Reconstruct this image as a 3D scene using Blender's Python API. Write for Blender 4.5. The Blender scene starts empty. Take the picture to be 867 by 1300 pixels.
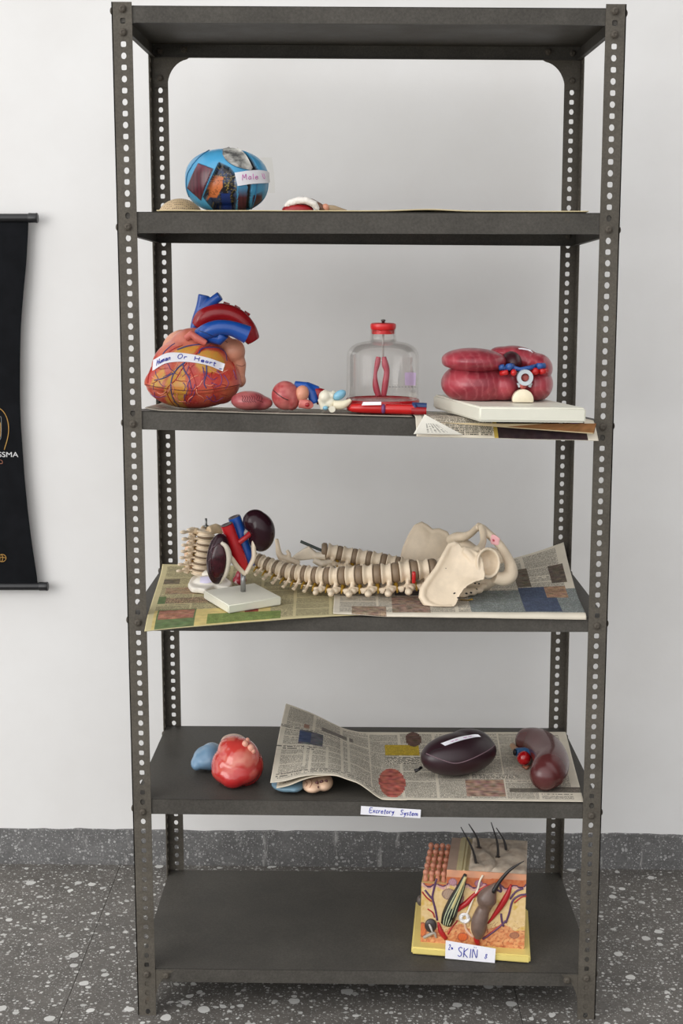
import bpy, bmesh, math, random
import numpy as np
from mathutils import Vector, Matrix, noise
from mathutils.bvhtree import BVHTree
PI = math.pi
V = Vector
random.seed(7)
SC = bpy.context.scene
COL = SC.collection

# ---------------------------------------------------------------- camera
F = 1805.7
CAM = np.array([-0.0378, -2.6374, 1.4699])
PITCH, YAW, ROLL = -0.1672, 0.0068, -0.0059
def _rot(p, y, r):
    cp, sp = math.cos(p), math.sin(p); cy, sy = math.cos(y), math.sin(y); cr, sr = math.cos(r), math.sin(r)
    return np.array([[cy,-sy,0],[sy,cy,0],[0,0,1]]) @ np.array([[1,0,0],[0,cp,-sp],[0,sp,cp]]) @ np.array([[cr,0,sr],[0,1,0],[-sr,0,cr]])
RM = _rot(PITCH, YAW, ROLL)
def _ray(px, py): return RM @ np.array([(px-433.5)/F, 1, (650-py)/F])
def at(px, py, Y):            # survey helper: sight line met at depth Y
    d = _ray(px, py); return V(CAM + d*(Y-CAM[1])/d[1])
def atz(px, py, Z):           # survey helper: sight line met at height Z
    d = _ray(px, py); return V(CAM + d*(Z-CAM[2])/d[2])
def ppm(p): return F/float((RM.T @ (np.array(p)-CAM))[1])
def raydir(px, py):
    d = _ray(px, py); return V(d/np.linalg.norm(d))

cd = bpy.data.cameras.new('camera'); cam = bpy.data.objects.new('camera', cd); COL.objects.link(cam)
cd.lens = F/1300*36; cd.sensor_width = 36; cd.sensor_fit = 'AUTO'; cd.clip_start = .05
m = Matrix.Identity(4)
for i in range(3):
    m[i][0] = RM[i,0]; m[i][1] = RM[i,2]; m[i][2] = -RM[i,1]; m[i][3] = CAM[i]
cam.matrix_world = m
SC.camera = cam

# ---------------------------------------------------------------- colour and materials
def S(r, g, b):
    f = lambda c: (c/255/12.92) if c/255 <= .04045 else ((c/255+.055)/1.055)**2.4
    return (f(r), f(g), f(b))
def mixc(a, b, t): t = max(0, min(1, t)); return tuple(x+(y-x)*t for x, y in zip(a, b))
def _new(name):
    mt = bpy.data.materials.new(name); mt.use_nodes = True
    nt = mt.node_tree; b = nt.nodes['Principled BSDF']; return mt, nt, b
def _noise(nt, scale, detail=4, rough=.6, vec=None):
    n = nt.nodes.new('ShaderNodeTexNoise'); n.inputs['Scale'].default_value = scale
    n.inputs['Detail'].default_value = detail; n.inputs['Roughness'].default_value = rough
    if vec is None:
        tc = nt.nodes.new('ShaderNodeTexCoord'); vec = tc.outputs['Object']
    nt.links.new(vec, n.inputs['Vector']); return n
def _ramp(nt, src, p0, p1, c0=(0,0,0), c1=(1,1,1)):
    r = nt.nodes.new('ShaderNodeValToRGB'); e = r.color_ramp.elements
    e[0].position, e[1].position = p0, p1; e[0].color = (*c0, 1); e[1].color = (*c1, 1)
    nt.links.new(src, r.inputs['Fac']); return r.outputs['Color']
def _mix(nt, fac, a, b, mode='MIX'):
    n = nt.nodes.new('ShaderNodeMix'); n.data_type = 'RGBA'; n.blend_type = mode
    for s, v in ((n.inputs[0], fac), (n.inputs[6], a), (n.inputs[7], b)):
        if hasattr(v, 'links'): nt.links.new(v, s)
        elif isinstance(v, (int, float)): s.default_value = v
        else: s.default_value = (*v, 1)
    return n.outputs[2]
def _math(nt, op, a, b=None):
    n = nt.nodes.new('ShaderNodeMath'); n.operation = op
    for s, v in zip(n.inputs, (a, b)):
        if v is None: continue
        if hasattr(v, 'links'): nt.links.new(v, s)
        else: s.default_value = v
    return n.outputs[0]
def mat(name, rgb=None, rough=.5, metal=0, vary=.08, vscale=40, bump=0, bscale=200, spec=.5, coat=0):
    """procedural paint: a flat colour, or the painted colours of the thing when rgb is None"""
    mt, nt, b = _new(name)
    n = _noise(nt, vscale)
    if rgb is None:
        a = nt.nodes.new('ShaderNodeAttribute'); a.attribute_name = 'Col'; base = a.outputs['Color']
        f = _ramp(nt, n.outputs['Fac'], .3, .7, (1-vary,)*3, (1+vary*.4,)*3)
        c = _mix(nt, 1.0, base, f, 'MULTIPLY')
    else:
        c = _ramp(nt, n.outputs['Fac'], .3, .7, tuple(x*(1-vary) for x in rgb), tuple(min(1, x*(1+vary)) for x in rgb))
    nt.links.new(c, b.inputs['Base Color'])
    b.inputs['Roughness'].default_value = rough; b.inputs['Metallic'].default_value = metal
    b.inputs['Specular IOR Level'].default_value = spec; b.inputs['Coat Weight'].default_value = coat
    b.inputs['Coat Roughness'].default_value = .1
    if bump:
        bn = _noise(nt, bscale, 3); bp = nt.nodes.new('ShaderNodeBump')
        bp.inputs['Strength'].default_value = bump; bp.inputs['Distance'].default_value = .002
        nt.links.new(bn.outputs['Fac'], bp.inputs['Height']); nt.links.new(bp.outputs['Normal'], b.inputs['Normal'])
    return mt
M = {}
def steel(name, rgb, rough=.45, rust=.25):
    mt, nt, b = _new(name)
    n1 = _noise(nt, 9, 6, .65); n2 = _noise(nt, 260, 3); n3 = _noise(nt, 22, 6, .75)
    c = _ramp(nt, n1.outputs['Fac'], .3, .72, tuple(x*.78 for x in rgb), tuple(x*1.22 for x in rgb))
    sp = _ramp(nt, n2.outputs['Fac'], .35, .7, (.85,)*3, (1.12,)*3)
    c = _mix(nt, 1.0, c, sp, 'MULTIPLY')
    rm = _ramp(nt, n3.outputs['Fac'], .62, .74); rm = _mix(nt, 1.0, rm, (rust,)*3, 'MULTIPLY')
    c = _mix(nt, rm, c, S(92, 66, 46))
    nt.links.new(c, b.inputs['Base Color'])
    rr = _ramp(nt, n1.outputs['Fac'], .3, .7, (rough-.08,)*3, (rough+.1,)*3); nt.links.new(rr, b.inputs['Roughness'])
    b.inputs['Metallic'].default_value = 0; b.inputs['Specular IOR Level'].default_value = .1
    bp = nt.nodes.new('ShaderNodeBump'); bp.inputs['Strength'].default_value = .12; bp.inputs['Distance'].default_value = .001
    nt.links.new(n2.outputs['Fac'], bp.inputs['Height']); nt.links.new(bp.outputs['Normal'], b.inputs['Normal'])
    return mt

# ---------------------------------------------------------------- mesh builder
class MB:
    def __init__(s): s.v = []; s.f = []
    def add(s, vs, fs):
        o = len(s.v); s.v += [V(p) for p in vs]; s.f += [tuple(i+o for i in f) for f in fs]; return s
    def join(s, o): return s.add(o.v, o.f)
    def hexa(s, p):   # p: bottom 4 (ccw), top 4
        return s.add(p, [(3,2,1,0),(4,5,6,7),(0,1,5,4),(1,2,6,5),(2,3,7,6),(3,0,4,7)])
    def box(s, c, d, rot=None):
        x, y, z = (q/2 for q in d)
        p = [V(q) for q in ((-x,-y,-z),(x,-y,-z),(x,y,-z),(-x,y,-z),(-x,-y,z),(x,-y,z),(x,y,z),(-x,y,z))]
        if rot: p = [rot @ q for q in p]
        return s.hexa([q+V(c) for q in p])
    def rbox(s, c, d, r, rot=None, seg=3):
        bm = bmesh.new(); bmesh.ops.create_cube(bm, size=1)
        for q in bm.verts: q.co = V((q.co.x*d[0], q.co.y*d[1], q.co.z*d[2]))
        bmesh.ops.bevel(bm, geom=bm.edges[:], offset=r, segments=seg, profile=.5, affect='EDGES')
        bm.verts.index_update()
        s.add([(rot @ q.co if rot else q.co)+V(c) for q in bm.verts], [[q.index for q in f.verts] for f in bm.faces]); bm.free(); return s
    def ell(s, c, r, rot=None, nu=32, nv=18):
        vs = [V((0,0,-r[2]))]
        for j in range(1, nv):
            t = -PI/2+PI*j/nv
            for i in range(nu):
                a = 2*PI*i/nu; vs.append(V((r[0]*math.cos(t)*math.cos(a), r[1]*math.cos(t)*math.sin(a), r[2]*math.sin(t))))
        vs.append(V((0,0,r[2]))); n = len(vs)-1; fs = []
        for i in range(nu): fs.append((0, 1+(i+1)%nu, 1+i)); fs.append((n, n-nu+i, n-nu+(i+1)%nu))
        for j in range(nv-2):
            for i in range(nu):
                a = 1+j*nu+i; b = 1+j*nu+(i+1)%nu; fs.append((a, b, b+nu, a+nu))
        if rot: vs = [rot @ q for q in vs]
        return s.add([q+V(c) for q in vs], fs)
    def tube(s, pts, rad, n=12, cap=True, flat=None, up=None):
        pts = [V(p) for p in pts]; k = len(pts)
        if not hasattr(rad, '__len__'): rad = [rad]*k
        T = [(pts[min(i+1, k-1)]-pts[max(i-1, 0)]).normalized() for i in range(k)]
        u = V(up) if up else (V((0,0,1)) if abs(T[0].z) < .9 else V((1,0,0)))
        vs = []; fs = []
        for i in range(k):
            u = (u-T[i]*u.dot(T[i])); u = u.normalized() if u.length > 1e-9 else T[i].orthogonal().normalized()
            w = T[i].cross(u); fl = 1 if flat is None else flat
            for j in range(n):
                a = 2*PI*j/n; vs.append(pts[i]+(w*math.cos(a)+u*math.sin(a)*fl)*rad[i])
        for i in range(k-1):
            for j in range(n): fs.append((i*n+j, i*n+(j+1)%n, (i+1)*n+(j+1)%n, (i+1)*n+j))
        if cap: fs.append(tuple(range(n-1, -1, -1))); fs.append(tuple((k-1)*n+j for j in range(n)))
        return s.add(vs, fs)
    def lathe(s, prof, c=(0,0,0), n=48, rot=None, close=False):
        vs = []; fs = []; k = len(prof)
        for r, z in prof:
            for j in range(n):
                a = 2*PI*j/n; vs.append(V((r*math.cos(a), r*math.sin(a), z)))
        for i in range(k if close else k-1):
            i2 = (i+1) % k
            for j in range(n): fs.append((i*n+j, i*n+(j+1)%n, i2*n+(j+1)%n, i2*n+j))
        if not close:
            if prof[0][0] > 1e-6: fs.append(tuple(range(n-1, -1, -1)))
            if prof[-1][0] > 1e-6: fs.append(tuple((k-1)*n+j for j in range(n)))
        if rot: vs = [rot @ q for q in vs]
        return s.add([q+V(c) for q in vs], fs)
    def plate(s, front, off):
        n = len(front); fr = [V(p) for p in front]
        offs = off if isinstance(off, list) else [V(off)]*n
        vs = fr+[p+V(o) for p, o in zip(fr, offs)]
        return s.add(vs, [tuple(range(n)), tuple(range(2*n-1, n-1, -1))]+[(i, i+n, (i+1)%n+n, (i+1)%n) for i in range(n)])
    def grid(s, P, nu, nv):
        vs = [P(i/nu, j/nv) for j in range(nv+1) for i in range(nu+1)]
        return s.add(vs, [(j*(nu+1)+i, j*(nu+1)+i+1, (j+1)*(nu+1)+i+1, (j+1)*(nu+1)+i) for j in range(nv) for i in range(nu)])
    def mesh(s, name='m'):
        me = bpy.data.meshes.new(name); me.from_pydata([tuple(p) for p in s.v], [], s.f); me.validate(); return me
    def bvh(s): return BVHTree.FromPolygons(s.v, s.f)
    def xf(s, mtx): s.v = [mtx @ p for p in s.v]; return s
def remesh(mb, voxel, smooth=6, factor=.5, deci=None):
    me = mb.mesh(); bm = bmesh.new(); bm.from_mesh(me); bmesh.ops.triangulate(bm, faces=bm.faces[:]); bmesh.ops.recalc_face_normals(bm, faces=bm.faces[:]); bm.to_mesh(me); bm.free()
    o = bpy.data.objects.new('tmp', me); COL.objects.link(o)
    r = o.modifiers.new('r', 'REMESH'); r.mode = 'VOXEL'; r.voxel_size = voxel
    if smooth:
        q = o.modifiers.new('s', 'SMOOTH'); q.factor = factor; q.iterations = smooth
    if deci:
        q = o.modifiers.new('d', 'DECIMATE'); q.ratio = deci
    dg = bpy.context.evaluated_depsgraph_get(); ev = o.evaluated_get(dg); m2 = bpy.data.meshes.new_from_object(ev)
    out = MB(); out.v = [v.co.copy() for v in m2.vertices]; out.f = [tuple(p.vertices) for p in m2.polygons]
    bpy.data.objects.remove(o); bpy.data.meshes.remove(me); bpy.data.meshes.remove(m2); return out
def fix_normals(me):
    bm = bmesh.new(); bm.from_mesh(me); bmesh.ops.recalc_face_normals(bm, faces=bm.faces[:]); bm.to_mesh(me); bm.free()
ORG = {}
def tag(o, label=None, cat=None, group=None, kind=None):
    if label: o['label'] = label
    if cat: o['category'] = cat
    if group: o['group'] = group
    if kind: o['kind'] = kind
    return o
def thing(name, label, cat, loc, group=None):
    o = bpy.data.objects.new(name, None); o.empty_display_size = .03; COL.objects.link(o)
    o.location = V(loc); ORG[o] = V(loc); return tag(o, label, cat, group)
def build(name, mb, mt, parent=None, cols=None, smooth=True, label=None, loc=None, norm=True, sharp=None, corner=None):
    """one mesh object; vertices are given in world space and stored about the thing's own origin"""
    if parent: org = ORG[parent]
    elif loc is not None: org = V(loc)
    else:
        xs = [p.x for p in mb.v]; ys = [p.y for p in mb.v]; zs = [p.z for p in mb.v]
        org = V(((min(xs)+max(xs))/2, (min(ys)+max(ys))/2, min(zs)))
    me = bpy.data.meshes.new(name); me.from_pydata([tuple(p-org) for p in mb.v], [], mb.f)
    if cols:
        at_ = me.attributes.new('Col', 'FLOAT_COLOR', 'POINT')
        arr = np.ones((len(mb.v), 4), 'f')
        if norm: fix_normals(me); at_ = me.attributes['Col']
        nrm = [v.normal.copy() for v in me.vertices]
        for i, p in enumerate(mb.v): arr[i, :3] = cols(p, nrm[i])
        at_.data.foreach_set('color', arr.ravel())
    elif norm: fix_normals(me)
    me.materials.append(mt)
    if smooth:
        me.polygons.foreach_set('use_smooth', [True]*len(me.polygons))
        if sharp: me.set_sharp_from_angle(angle=math.radians(sharp))
    o = bpy.data.objects.new(name, me); COL.objects.link(o)
    if parent: o.parent = parent
    else: o.location = org
    ORG[o] = org
    if label: o['label'] = label
    return o
def dup(o, parent, loc=None):
    c = o.copy(); COL.objects.link(c); c.parent = parent; ORG[c] = ORG[parent]
    if loc is not None: c.location = loc
    return c
def parts(name, mbs, mt, parent, label=None, **kw):
    return [build(name, m_, mt, parent, label=label, **kw) for m_ in mbs if m_.v]
def proj(p):
    v = RM.T @ (np.array(p)-CAM); return 433.5+F*v[0]/v[1], 650-F*v[2]/v[1]
def spline(pts, n=8):
    """Catmull-Rom through points (tuples of any length)"""
    P = [np.array(p, float) for p in pts]; P = [2*P[0]-P[1]]+P+[2*P[-1]-P[-2]]; out = []
    for i in range(1, len(P)-2):
        for k in range(n):
            t = k/n; a, b, c, d = P[i-1:i+3]
            out.append(.5*((2*b)+(-a+c)*t+(2*a-5*b+4*c-d)*t*t+(-a+3*b-3*c+d)*t**3))
    out.append(P[-2]); return out
def fbm(p, s, o=4): return noise.fractal(V(p)*s, 1.0, 2.0, o)
def inpoly(x, y, poly):
    r = False; n = len(poly)
    for i in range(n):
        x1, y1 = poly[i]; x2, y2 = poly[(i+1)%n]
        if (y1 > y) != (y2 > y) and x < (x2-x1)*(y-y1)/(y2-y1)+x1: r = not r
    return r
def dseg(x, y, a, b):
    dx, dy = b[0]-a[0], b[1]-a[1]; t = max(0, min(1, ((x-a[0])*dx+(y-a[1])*dy)/(dx*dx+dy*dy+1e-12)))
    return math.hypot(x-a[0]-t*dx, y-a[1]-t*dy)
def dline(x, y, pts): return min(dseg(x, y, pts[i], pts[i+1]) for i in range(len(pts)-1))

# handwriting: strokes on a unit grid (x right, y up, height 1)
GL = {
'E': (.6, [[(.5,1),(0,1),(0,0),(.55,0)],[(0,.52),(.42,.52)]]), 'x': (.5, [[(0,.55),(.4,0)],[(.4,.55),(0,0)]]),
'c': (.45, [[(.38,.45),(.2,.55),(0,.3),(.1,.02),(.38,.1)]]), 'r': (.4, [[(0,.55),(.03,0)],[(.02,.35),(.15,.52),(.33,.5)]]),
'e': (.48, [[(.02,.28),(.38,.32),(.25,.55),(.05,.45),(0,.2),(.15,0),(.4,.1)]]), 't': (.42, [[(.18,.9),(.15,.05),(.3,0)],[(0,.6),(.38,.62)]]),
'o': (.5, [[(.2,.55),(0,.3),(.15,0),(.38,.2),(.3,.5),(.18,.55)]]), 'y': (.48, [[(0,.55),(.12,.15),(.35,.5)],[(.4,.58),(.28,-.1),(.1,-.4)]]),
'S': (.62, [[(.5,.9),(.3,1),(.05,.82),(.2,.56),(.45,.4),(.42,.1),(.2,0),(0,.12)]]), 's': (.4, [[(.32,.5),(.1,.52),(.08,.33),(.3,.22),(.2,0),(0,.06)]]),
'm': (.72, [[(0,.52),(.02,0)],[(.02,.35),(.15,.52),(.28,.4),(.28,0)],[(.28,.35),(.42,.52),(.55,.4),(.58,0)]]),
'n': (.48, [[(0,.52),(.02,0)],[(.02,.35),(.18,.52),(.32,.4),(.35,0)]]), 'u': (.48, [[(0,.5),(.04,.08),(.2,0),(.34,.2)],[(.35,.52),(.38,0)]]),
'a': (.5, [[(.34,.45),(.15,.53),(0,.25),(.12,0),(.33,.2)],[(.35,.52),(.37,.02)]]), 'H': (.72, [[(0,1),(.02,0)],[(.55,1),(.55,0)],[(.02,.5),(.55,.55)]]),
'O': (.8, [[(.3,1),(.05,.75),(.03,.3),(.25,0),(.52,.15),(.62,.6),(.45,.95),(.25,1)]]), 'K': (.65, [[(0,1),(0,0)],[(.5,1),(.03,.5),(.52,0)]]),
'I': (.25, [[(.08,1),(.08,0)]]), 'N': (.75, [[(0,0),(0,1),(.52,.02),(.55,1)]]), 'M': (.8, [[(0,0),(.08,1),(.3,.35),(.55,1),(.62,0)]]),
'l': (.22, [[(.06,1),(.06,0)]]), 'U': (.7, [[(0,1),(.02,.25),(.25,0),(.5,.25),(.52,1)]]), ' ': (.5, []), ',': (.25, [[(.1,.1),(.03,-.15)]]),
'2': (.5, [[(0,.8),(.2,1),(.38,.8),(.02,.02),(.42,.02)]]), '&': (.5, [[(.4,.2),(.1,.8),(.25,1),(.35,.8),(0,.2),(.2,0),(.42,.4)]]), '~': (.5, [[(0,.3),(.12,.55),(.2,.1),(.32,.5),(.42,.2)]]),
}
def write(text, h, mapfn, r, x0=0, y0=0, squeeze=1, slant=.12, jit=.03, total=None):
    """pen strokes as thin tubes; mapfn(s, t) gives a world point on the paper (metres from its lower left)"""
    mb = MB(); rnd = random.Random(text); x = 0
    w = sum(GL[c][0]+.12 for c in text); k = (total/(w*h)) if total else squeeze
    for c in text:
        adv, st = GL[c]; dy = rnd.uniform(-jit, jit)*1.5
        for s in st:
            q = spline(s, 4) if len(s) > 2 else [np.array(s[0])*(1-i/4)+np.array(s[1])*(i/4) for i in range(5)]
            mb.tube([mapfn(x0+(x+p[0]+slant*p[1])*h*k, y0+(p[1]+dy)*h) for p in q], r, 5)
        x += adv+.12
    return mb
# ---------------------------------------------------------------- the setting
WY = .741
def terrazzo(name, base, chip, wall=False):
    mt, nt, b = _new(name)
    tc = nt.nodes.new('ShaderNodeTexCoord'); mp = nt.nodes.new('ShaderNodeMapping'); nt.links.new(tc.outputs['Object'], mp.inputs['Vector'])
    # warp the lookup so the chips are irregular pebbles
    wn = _noise(nt, 30, 2, .5, mp.outputs['Vector'])
    wv = nt.nodes.new('ShaderNodeVectorMath'); wv.operation = 'MULTIPLY_ADD'
    nt.links.new(wn.outputs['Color'], wv.inputs[0]); wv.inputs[1].default_value = (.014,)*3; nt.links.new(mp.outputs['Vector'], wv.inputs[2])
    vec = wv.outputs[0]
    n1 = _noise(nt, 14, 5, .7, mp.outputs['Vector']); n2 = _noise(nt, 160, 3, .6, mp.outputs['Vector'])
    c = _ramp(nt, n1.outputs['Fac'], .3, .7, tuple(x*.8 for x in base), tuple(x*1.2 for x in base))
    c = _mix(nt, 1.0, c, _ramp(nt, n2.outputs['Fac'], .3, .7, (.8,)*3, (1.15,)*3), 'MULTIPLY')
    for sc, rad, keep, bright in (((230, .34, .55, .6), (120, .32, .6, .8), (80, .26, .3, .8)) if wall else ((230, .34, .55, .5), (110, .31, .5, .85), (56, .30, .28, .95), (27, .27, .34, 1.0))):
        v = nt.nodes.new('ShaderNodeTexVoronoi'); v.inputs['Scale'].default_value = sc; nt.links.new(vec, v.inputs['Vector'])
        sep = nt.nodes.new('ShaderNodeSeparateColor'); nt.links.new(v.outputs['Color'], sep.inputs[0])
        rr = _math(nt, 'MULTIPLY', sep.outputs[1], rad); rr = _math(nt, 'ADD', rr, rad*.35)
        inside = _math(nt, 'LESS_THAN', v.outputs['Distance'], rr)
        kp = _math(nt, 'LESS_THAN', sep.outputs[0], keep); f = _math(nt, 'MULTIPLY', inside, kp)
        f = _math(nt, 'MULTIPLY', f, _math(nt, 'MULTIPLY_ADD', sep.outputs[2], .5)) if False else _math(nt, 'MULTIPLY', f, bright*.9)
        cc = _mix(nt, sep.outputs[2], tuple(x*.55 for x in chip), chip)
        c = _mix(nt, f, c, cc)
    if wall:   # dried lime run-off on the skirting
        st = nt.nodes.new('ShaderNodeMapping'); st.inputs['Scale'].default_value = (38, 38, 7); nt.links.new(tc.outputs['Object'], st.inputs['Vector'])
        sn = _noise(nt, 1.0, 5, .7, st.outputs['Vector']); c = _mix(nt, _ramp(nt, sn.outputs['Fac'], .6, .74), c, S(190, 188, 184))
    nt.links.new(c, b.inputs['Base Color']); b.inputs['Roughness'].default_value = .55 if not wall else .7
    b.inputs['Specular IOR Level'].default_value = .35
    return mt
def wallmat():
    mt, nt, b = _new('white limewash')
    n = _noise(nt, 2.2, 5, .6); n2 = _noise(nt, 60, 4)
    c = _ramp(nt, n.outputs['Fac'], .3, .7, S(224, 222, 219), S(232, 231, 229)); nt.links.new(c, b.inputs['Base Color'])
    b.inputs['Roughness'].default_value = .9; b.inputs['Specular IOR Level'].default_value = .15
    bp = nt.nodes.new('ShaderNodeBump'); bp.inputs['Strength'].default_value = .15; bp.inputs['Distance'].default_value = .002
    nt.links.new(n2.outputs['Fac'], bp.inputs['Height']); nt.links.new(bp.outputs['Normal'], b.inputs['Normal']); return mt
tag(build('wall_back', MB().box((0, WY+.05, 1.6), (12, .1, 3.2)), wallmat(), smooth=False), kind='structure')
# floor: terrazzo slabs parted by hairline joints
fl = MB(); J = .0012; xs = [-9, -1.53, -.61, .31, 1.23, 9]; ys = [-12, -1.3, -.35, WY]
for a, b_ in zip(xs, xs[1:]):
    for c, d in zip(ys, ys[1:]): fl.box(((a+b_)/2, (c+d)/2, -.02), (b_-a-J, d-c-J, .04))
fl.box((0, (WY-12)/2, -.03), (18, WY+12, .05))
tag(build('floor', fl, terrazzo('terrazzo', S(104, 100, 95), S(232, 231, 226)), smooth=False), kind='structure')
# skirting with a ragged limewash line on top
sk = MB(); rnd = random.Random(3); n = 420; x0, x1 = -6, 6; y0, y1 = WY-.011, WY
top = [.0895+.0035*noise.noise(V((i*.35, 0, 0)))+rnd.uniform(-.0016, .0016) for i in range(n+1)]
for i in range(n):
    xa, xb = x0+(x1-x0)*i/n, x0+(x1-x0)*(i+1)/n
    sk.add([(xa,y0,0),(xb,y0,0),(xb,y0,top[i+1]),(xa,y0,top[i]),(xa,y1,top[i]),(xb,y1,top[i+1])], [(0,1,2,3),(3,2,5,4)])
tag(build('baseboard_back', sk, terrazzo('terrazzo skirting', S(108, 107, 106), S(200, 199, 197), True), smooth=False, norm=False), kind='structure')

# ---------------------------------------------------------------- daylight
w = bpy.data.worlds.new('daylight'); SC.world = w; w.use_nodes = True
nt = w.node_tree; bg = nt.nodes['Background']; bg.inputs['Color'].default_value = (*S(251, 251, 252), 1)
tc = nt.nodes.new('ShaderNodeTexCoord'); dp = nt.nodes.new('ShaderNodeVectorMath'); dp.operation = 'DOT_PRODUCT'
nt.links.new(tc.outputs['Generated'], dp.inputs[0]); dp.inputs[1].default_value = V((-.62, -.76, .18)).normalized()
mr = nt.nodes.new('ShaderNodeMapRange'); nt.links.new(dp.outputs['Value'], mr.inputs['Value'])   # brighter towards the windows of the room, front and left
for i_, v_ in ((1, -.05), (2, 1), (3, .32), (4, 1.95)): mr.inputs[i_].default_value = v_
nt.links.new(mr.outputs['Result'], bg.inputs['Strength'])
def area(name, loc, target, size, power, col):
    l = bpy.data.lights.new(name, 'AREA'); l.shape = 'RECTANGLE'; l.size, l.size_y = size; l.energy = power; l.color = col
    o = bpy.data.objects.new(name, l); COL.objects.link(o); o.location = loc
    o.rotation_euler = (V(target)-V(loc)).to_track_quat('-Z', 'Y').to_euler(); return o
area('window_light', (-2.9, -2.2, 1.7), (0, .3, .9), (2.2, 2.0), 36, (1, .985, .96))
vs = SC.view_settings; vs.view_transform = 'Standard'; vs.look = 'None'; vs.gamma = 1; vs.exposure = .15; vs.use_curve_mapping = False
# ---------------------------------------------------------------- slotted angle rack
RW, RD, RH, PW, KX, TH = .914, .4945, 1.9406, .0362, -.0067, .002
HW = RW/2
def lean(p): return V((p[0]+KX*p[2], p[1], p[2]))
M['steel'] = steel('gunmetal paint', S(92, 87, 79))
M['steel_plate'] = steel('worn gunmetal plate', S(80, 77, 72), .5, .12)
M['bolt'] = steel('bolt steel', S(92, 86, 78), .45, .22)
rack = thing('slotted_angle_rack', 'tall grey metal slotted-angle rack with six shelves standing against white wall', 'shelf rack', (0, RD/2, 0))
# per shelf: top heights front left, front right, back left, back right; lip depth
SH = [(1.9348,1.9340,1.9440,1.9425,.0275), (1.5756,1.5785,1.5670,1.5655,.0365), (1.2130,1.1965,1.1735,1.1650,.0330),
      (.8200,.8245,.8140,.8190,.0275), (.4546,.4521,.4420,.4440,.0300), (.1002,.0982,.0922,.0931,.0278)]
def zs(i, x, y):
    a, b, c, d, _ = SH[i]; u = (x+HW)/RW; v = y/RD
    return (a*(1-u)+b*u)*(1-v)+(c*(1-u)+d*u)*v
def shelf(i):
    mb = MB(); e = .0028; t = .0013; L = SH[i][4]; a = HW-e
    def q(x, y, dz=0): return lean((x, y, zs(i, x, y)+dz))
    def slab(x0, y0, x1, y1, top, bot):
        mb.hexa([q(x0,y0,bot), q(x1,y0,bot), q(x1,y1,bot), q(x0,y1,bot), q(x0,y0,top), q(x1,y0,top), q(x1,y1,top), q(x0,y1,top)])
    y0, y1 = e, RD-e
    slab(-a, y0, a, y1, 0, -t)
    slab(-a, y0, a, y0+t, -t*.5, -L); slab(-a, y1-t, a, y1, -t*.5, -L)
    slab(-a, y0, -a+t, y1, -t*.5, -L); slab(a-t, y0, a, y1, -t*.5, -L)
    slab(-a, y0, a, y0+.009, -L, -L-t); slab(-a, y1-.009, a, y1, -L, -L-t)        # hems
    slab(-a, y0, -a+.009, y1, -L, -L-t); slab(a-.009, y0, a, y1, -L, -L-t)
    return build('shelf', mb, M['steel_plate'], rack, smooth=False)
for i in range(6): shelf(i)
# posts: two perforated flanges meeting at the outer corner
PIT = .0200; NH = int(RH/PIT); Z0 = RH-.0122
def flange(mb, o, ux, un, inner):
    """o corner at floor, ux across the flange, un outward normal"""
    o, ux, un = V(o), V(ux), V(un); cx = PW*.55
    for k in range(NH):
        zc = Z0-k*PIT; za, zb = zc-PIT/2, zc+PIT/2
        if k == 0: zb = RH
        if k == NH-1: za = 0
        ex = 2 if k % 2 == 0 else 4.5; rx = .0048; rz = .0049 if k % 2 else .0058
        def ring(d):
            out = []
            for j in range(16):
                a = PI/4+2*PI*j/16 if True else 0
                c, s_ = math.cos(a), math.sin(a); m_ = (abs(c)**ex+abs(s_)**ex)**(-1/ex)
                out.append(o+ux*(cx+rx*c*m_)+V((0,0,zc+rz*s_*m_))-un*d)
            return out
        def frame(d):
            cs = [(PW,zb),(0,zb),(0,za),(PW,za)]; out = []
            for j in range(4):
                a, b = cs[j], cs[(j+1)%4]
                for q in range(4): out.append(o+ux*(a[0]+(b[0]-a[0])*q/4)+V((0,0,a[1]+(b[1]-a[1])*q/4))-un*d)
            return out
        r0, r1, f0, f1 = ring(0), ring(TH), frame(0), frame(TH)
        b = [lean(p) for p in r0+f0+r1+f1]; fs = []
        for j in range(16):
            j2 = (j+1) % 16
            fs += [(j, j2, 16+j2, 16+j), (32+j2, 32+j, 48+j, 48+j2), (j2, j, 32+j, 32+j2)]
        for j in list(range(4, 8))+list(range(12, 16)): fs.append((16+j, 16+(j+1)%16, 48+(j+1)%16, 48+j))
        if k == 0: fs += [(16+j, 16+j+1, 48+j+1, 48+j) for j in range(0, 4)]
        mb.add(b, fs)
def post(sx, sy):
    mb = MB(); X = sx*HW; Y = 0 if sy < 0 else RD
    flange(mb, (X, Y, 0), (-sx, 0, 0), (0, sy, 0), 0)
    flange(mb, (X, Y, 0), (0, -sy, 0), (sx, 0, 0), 0)
    return build('post', mb, M['steel'], rack, smooth=False)
for sx in (-1, 1):
    for sy in (-1, 1): post(sx, sy)
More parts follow.
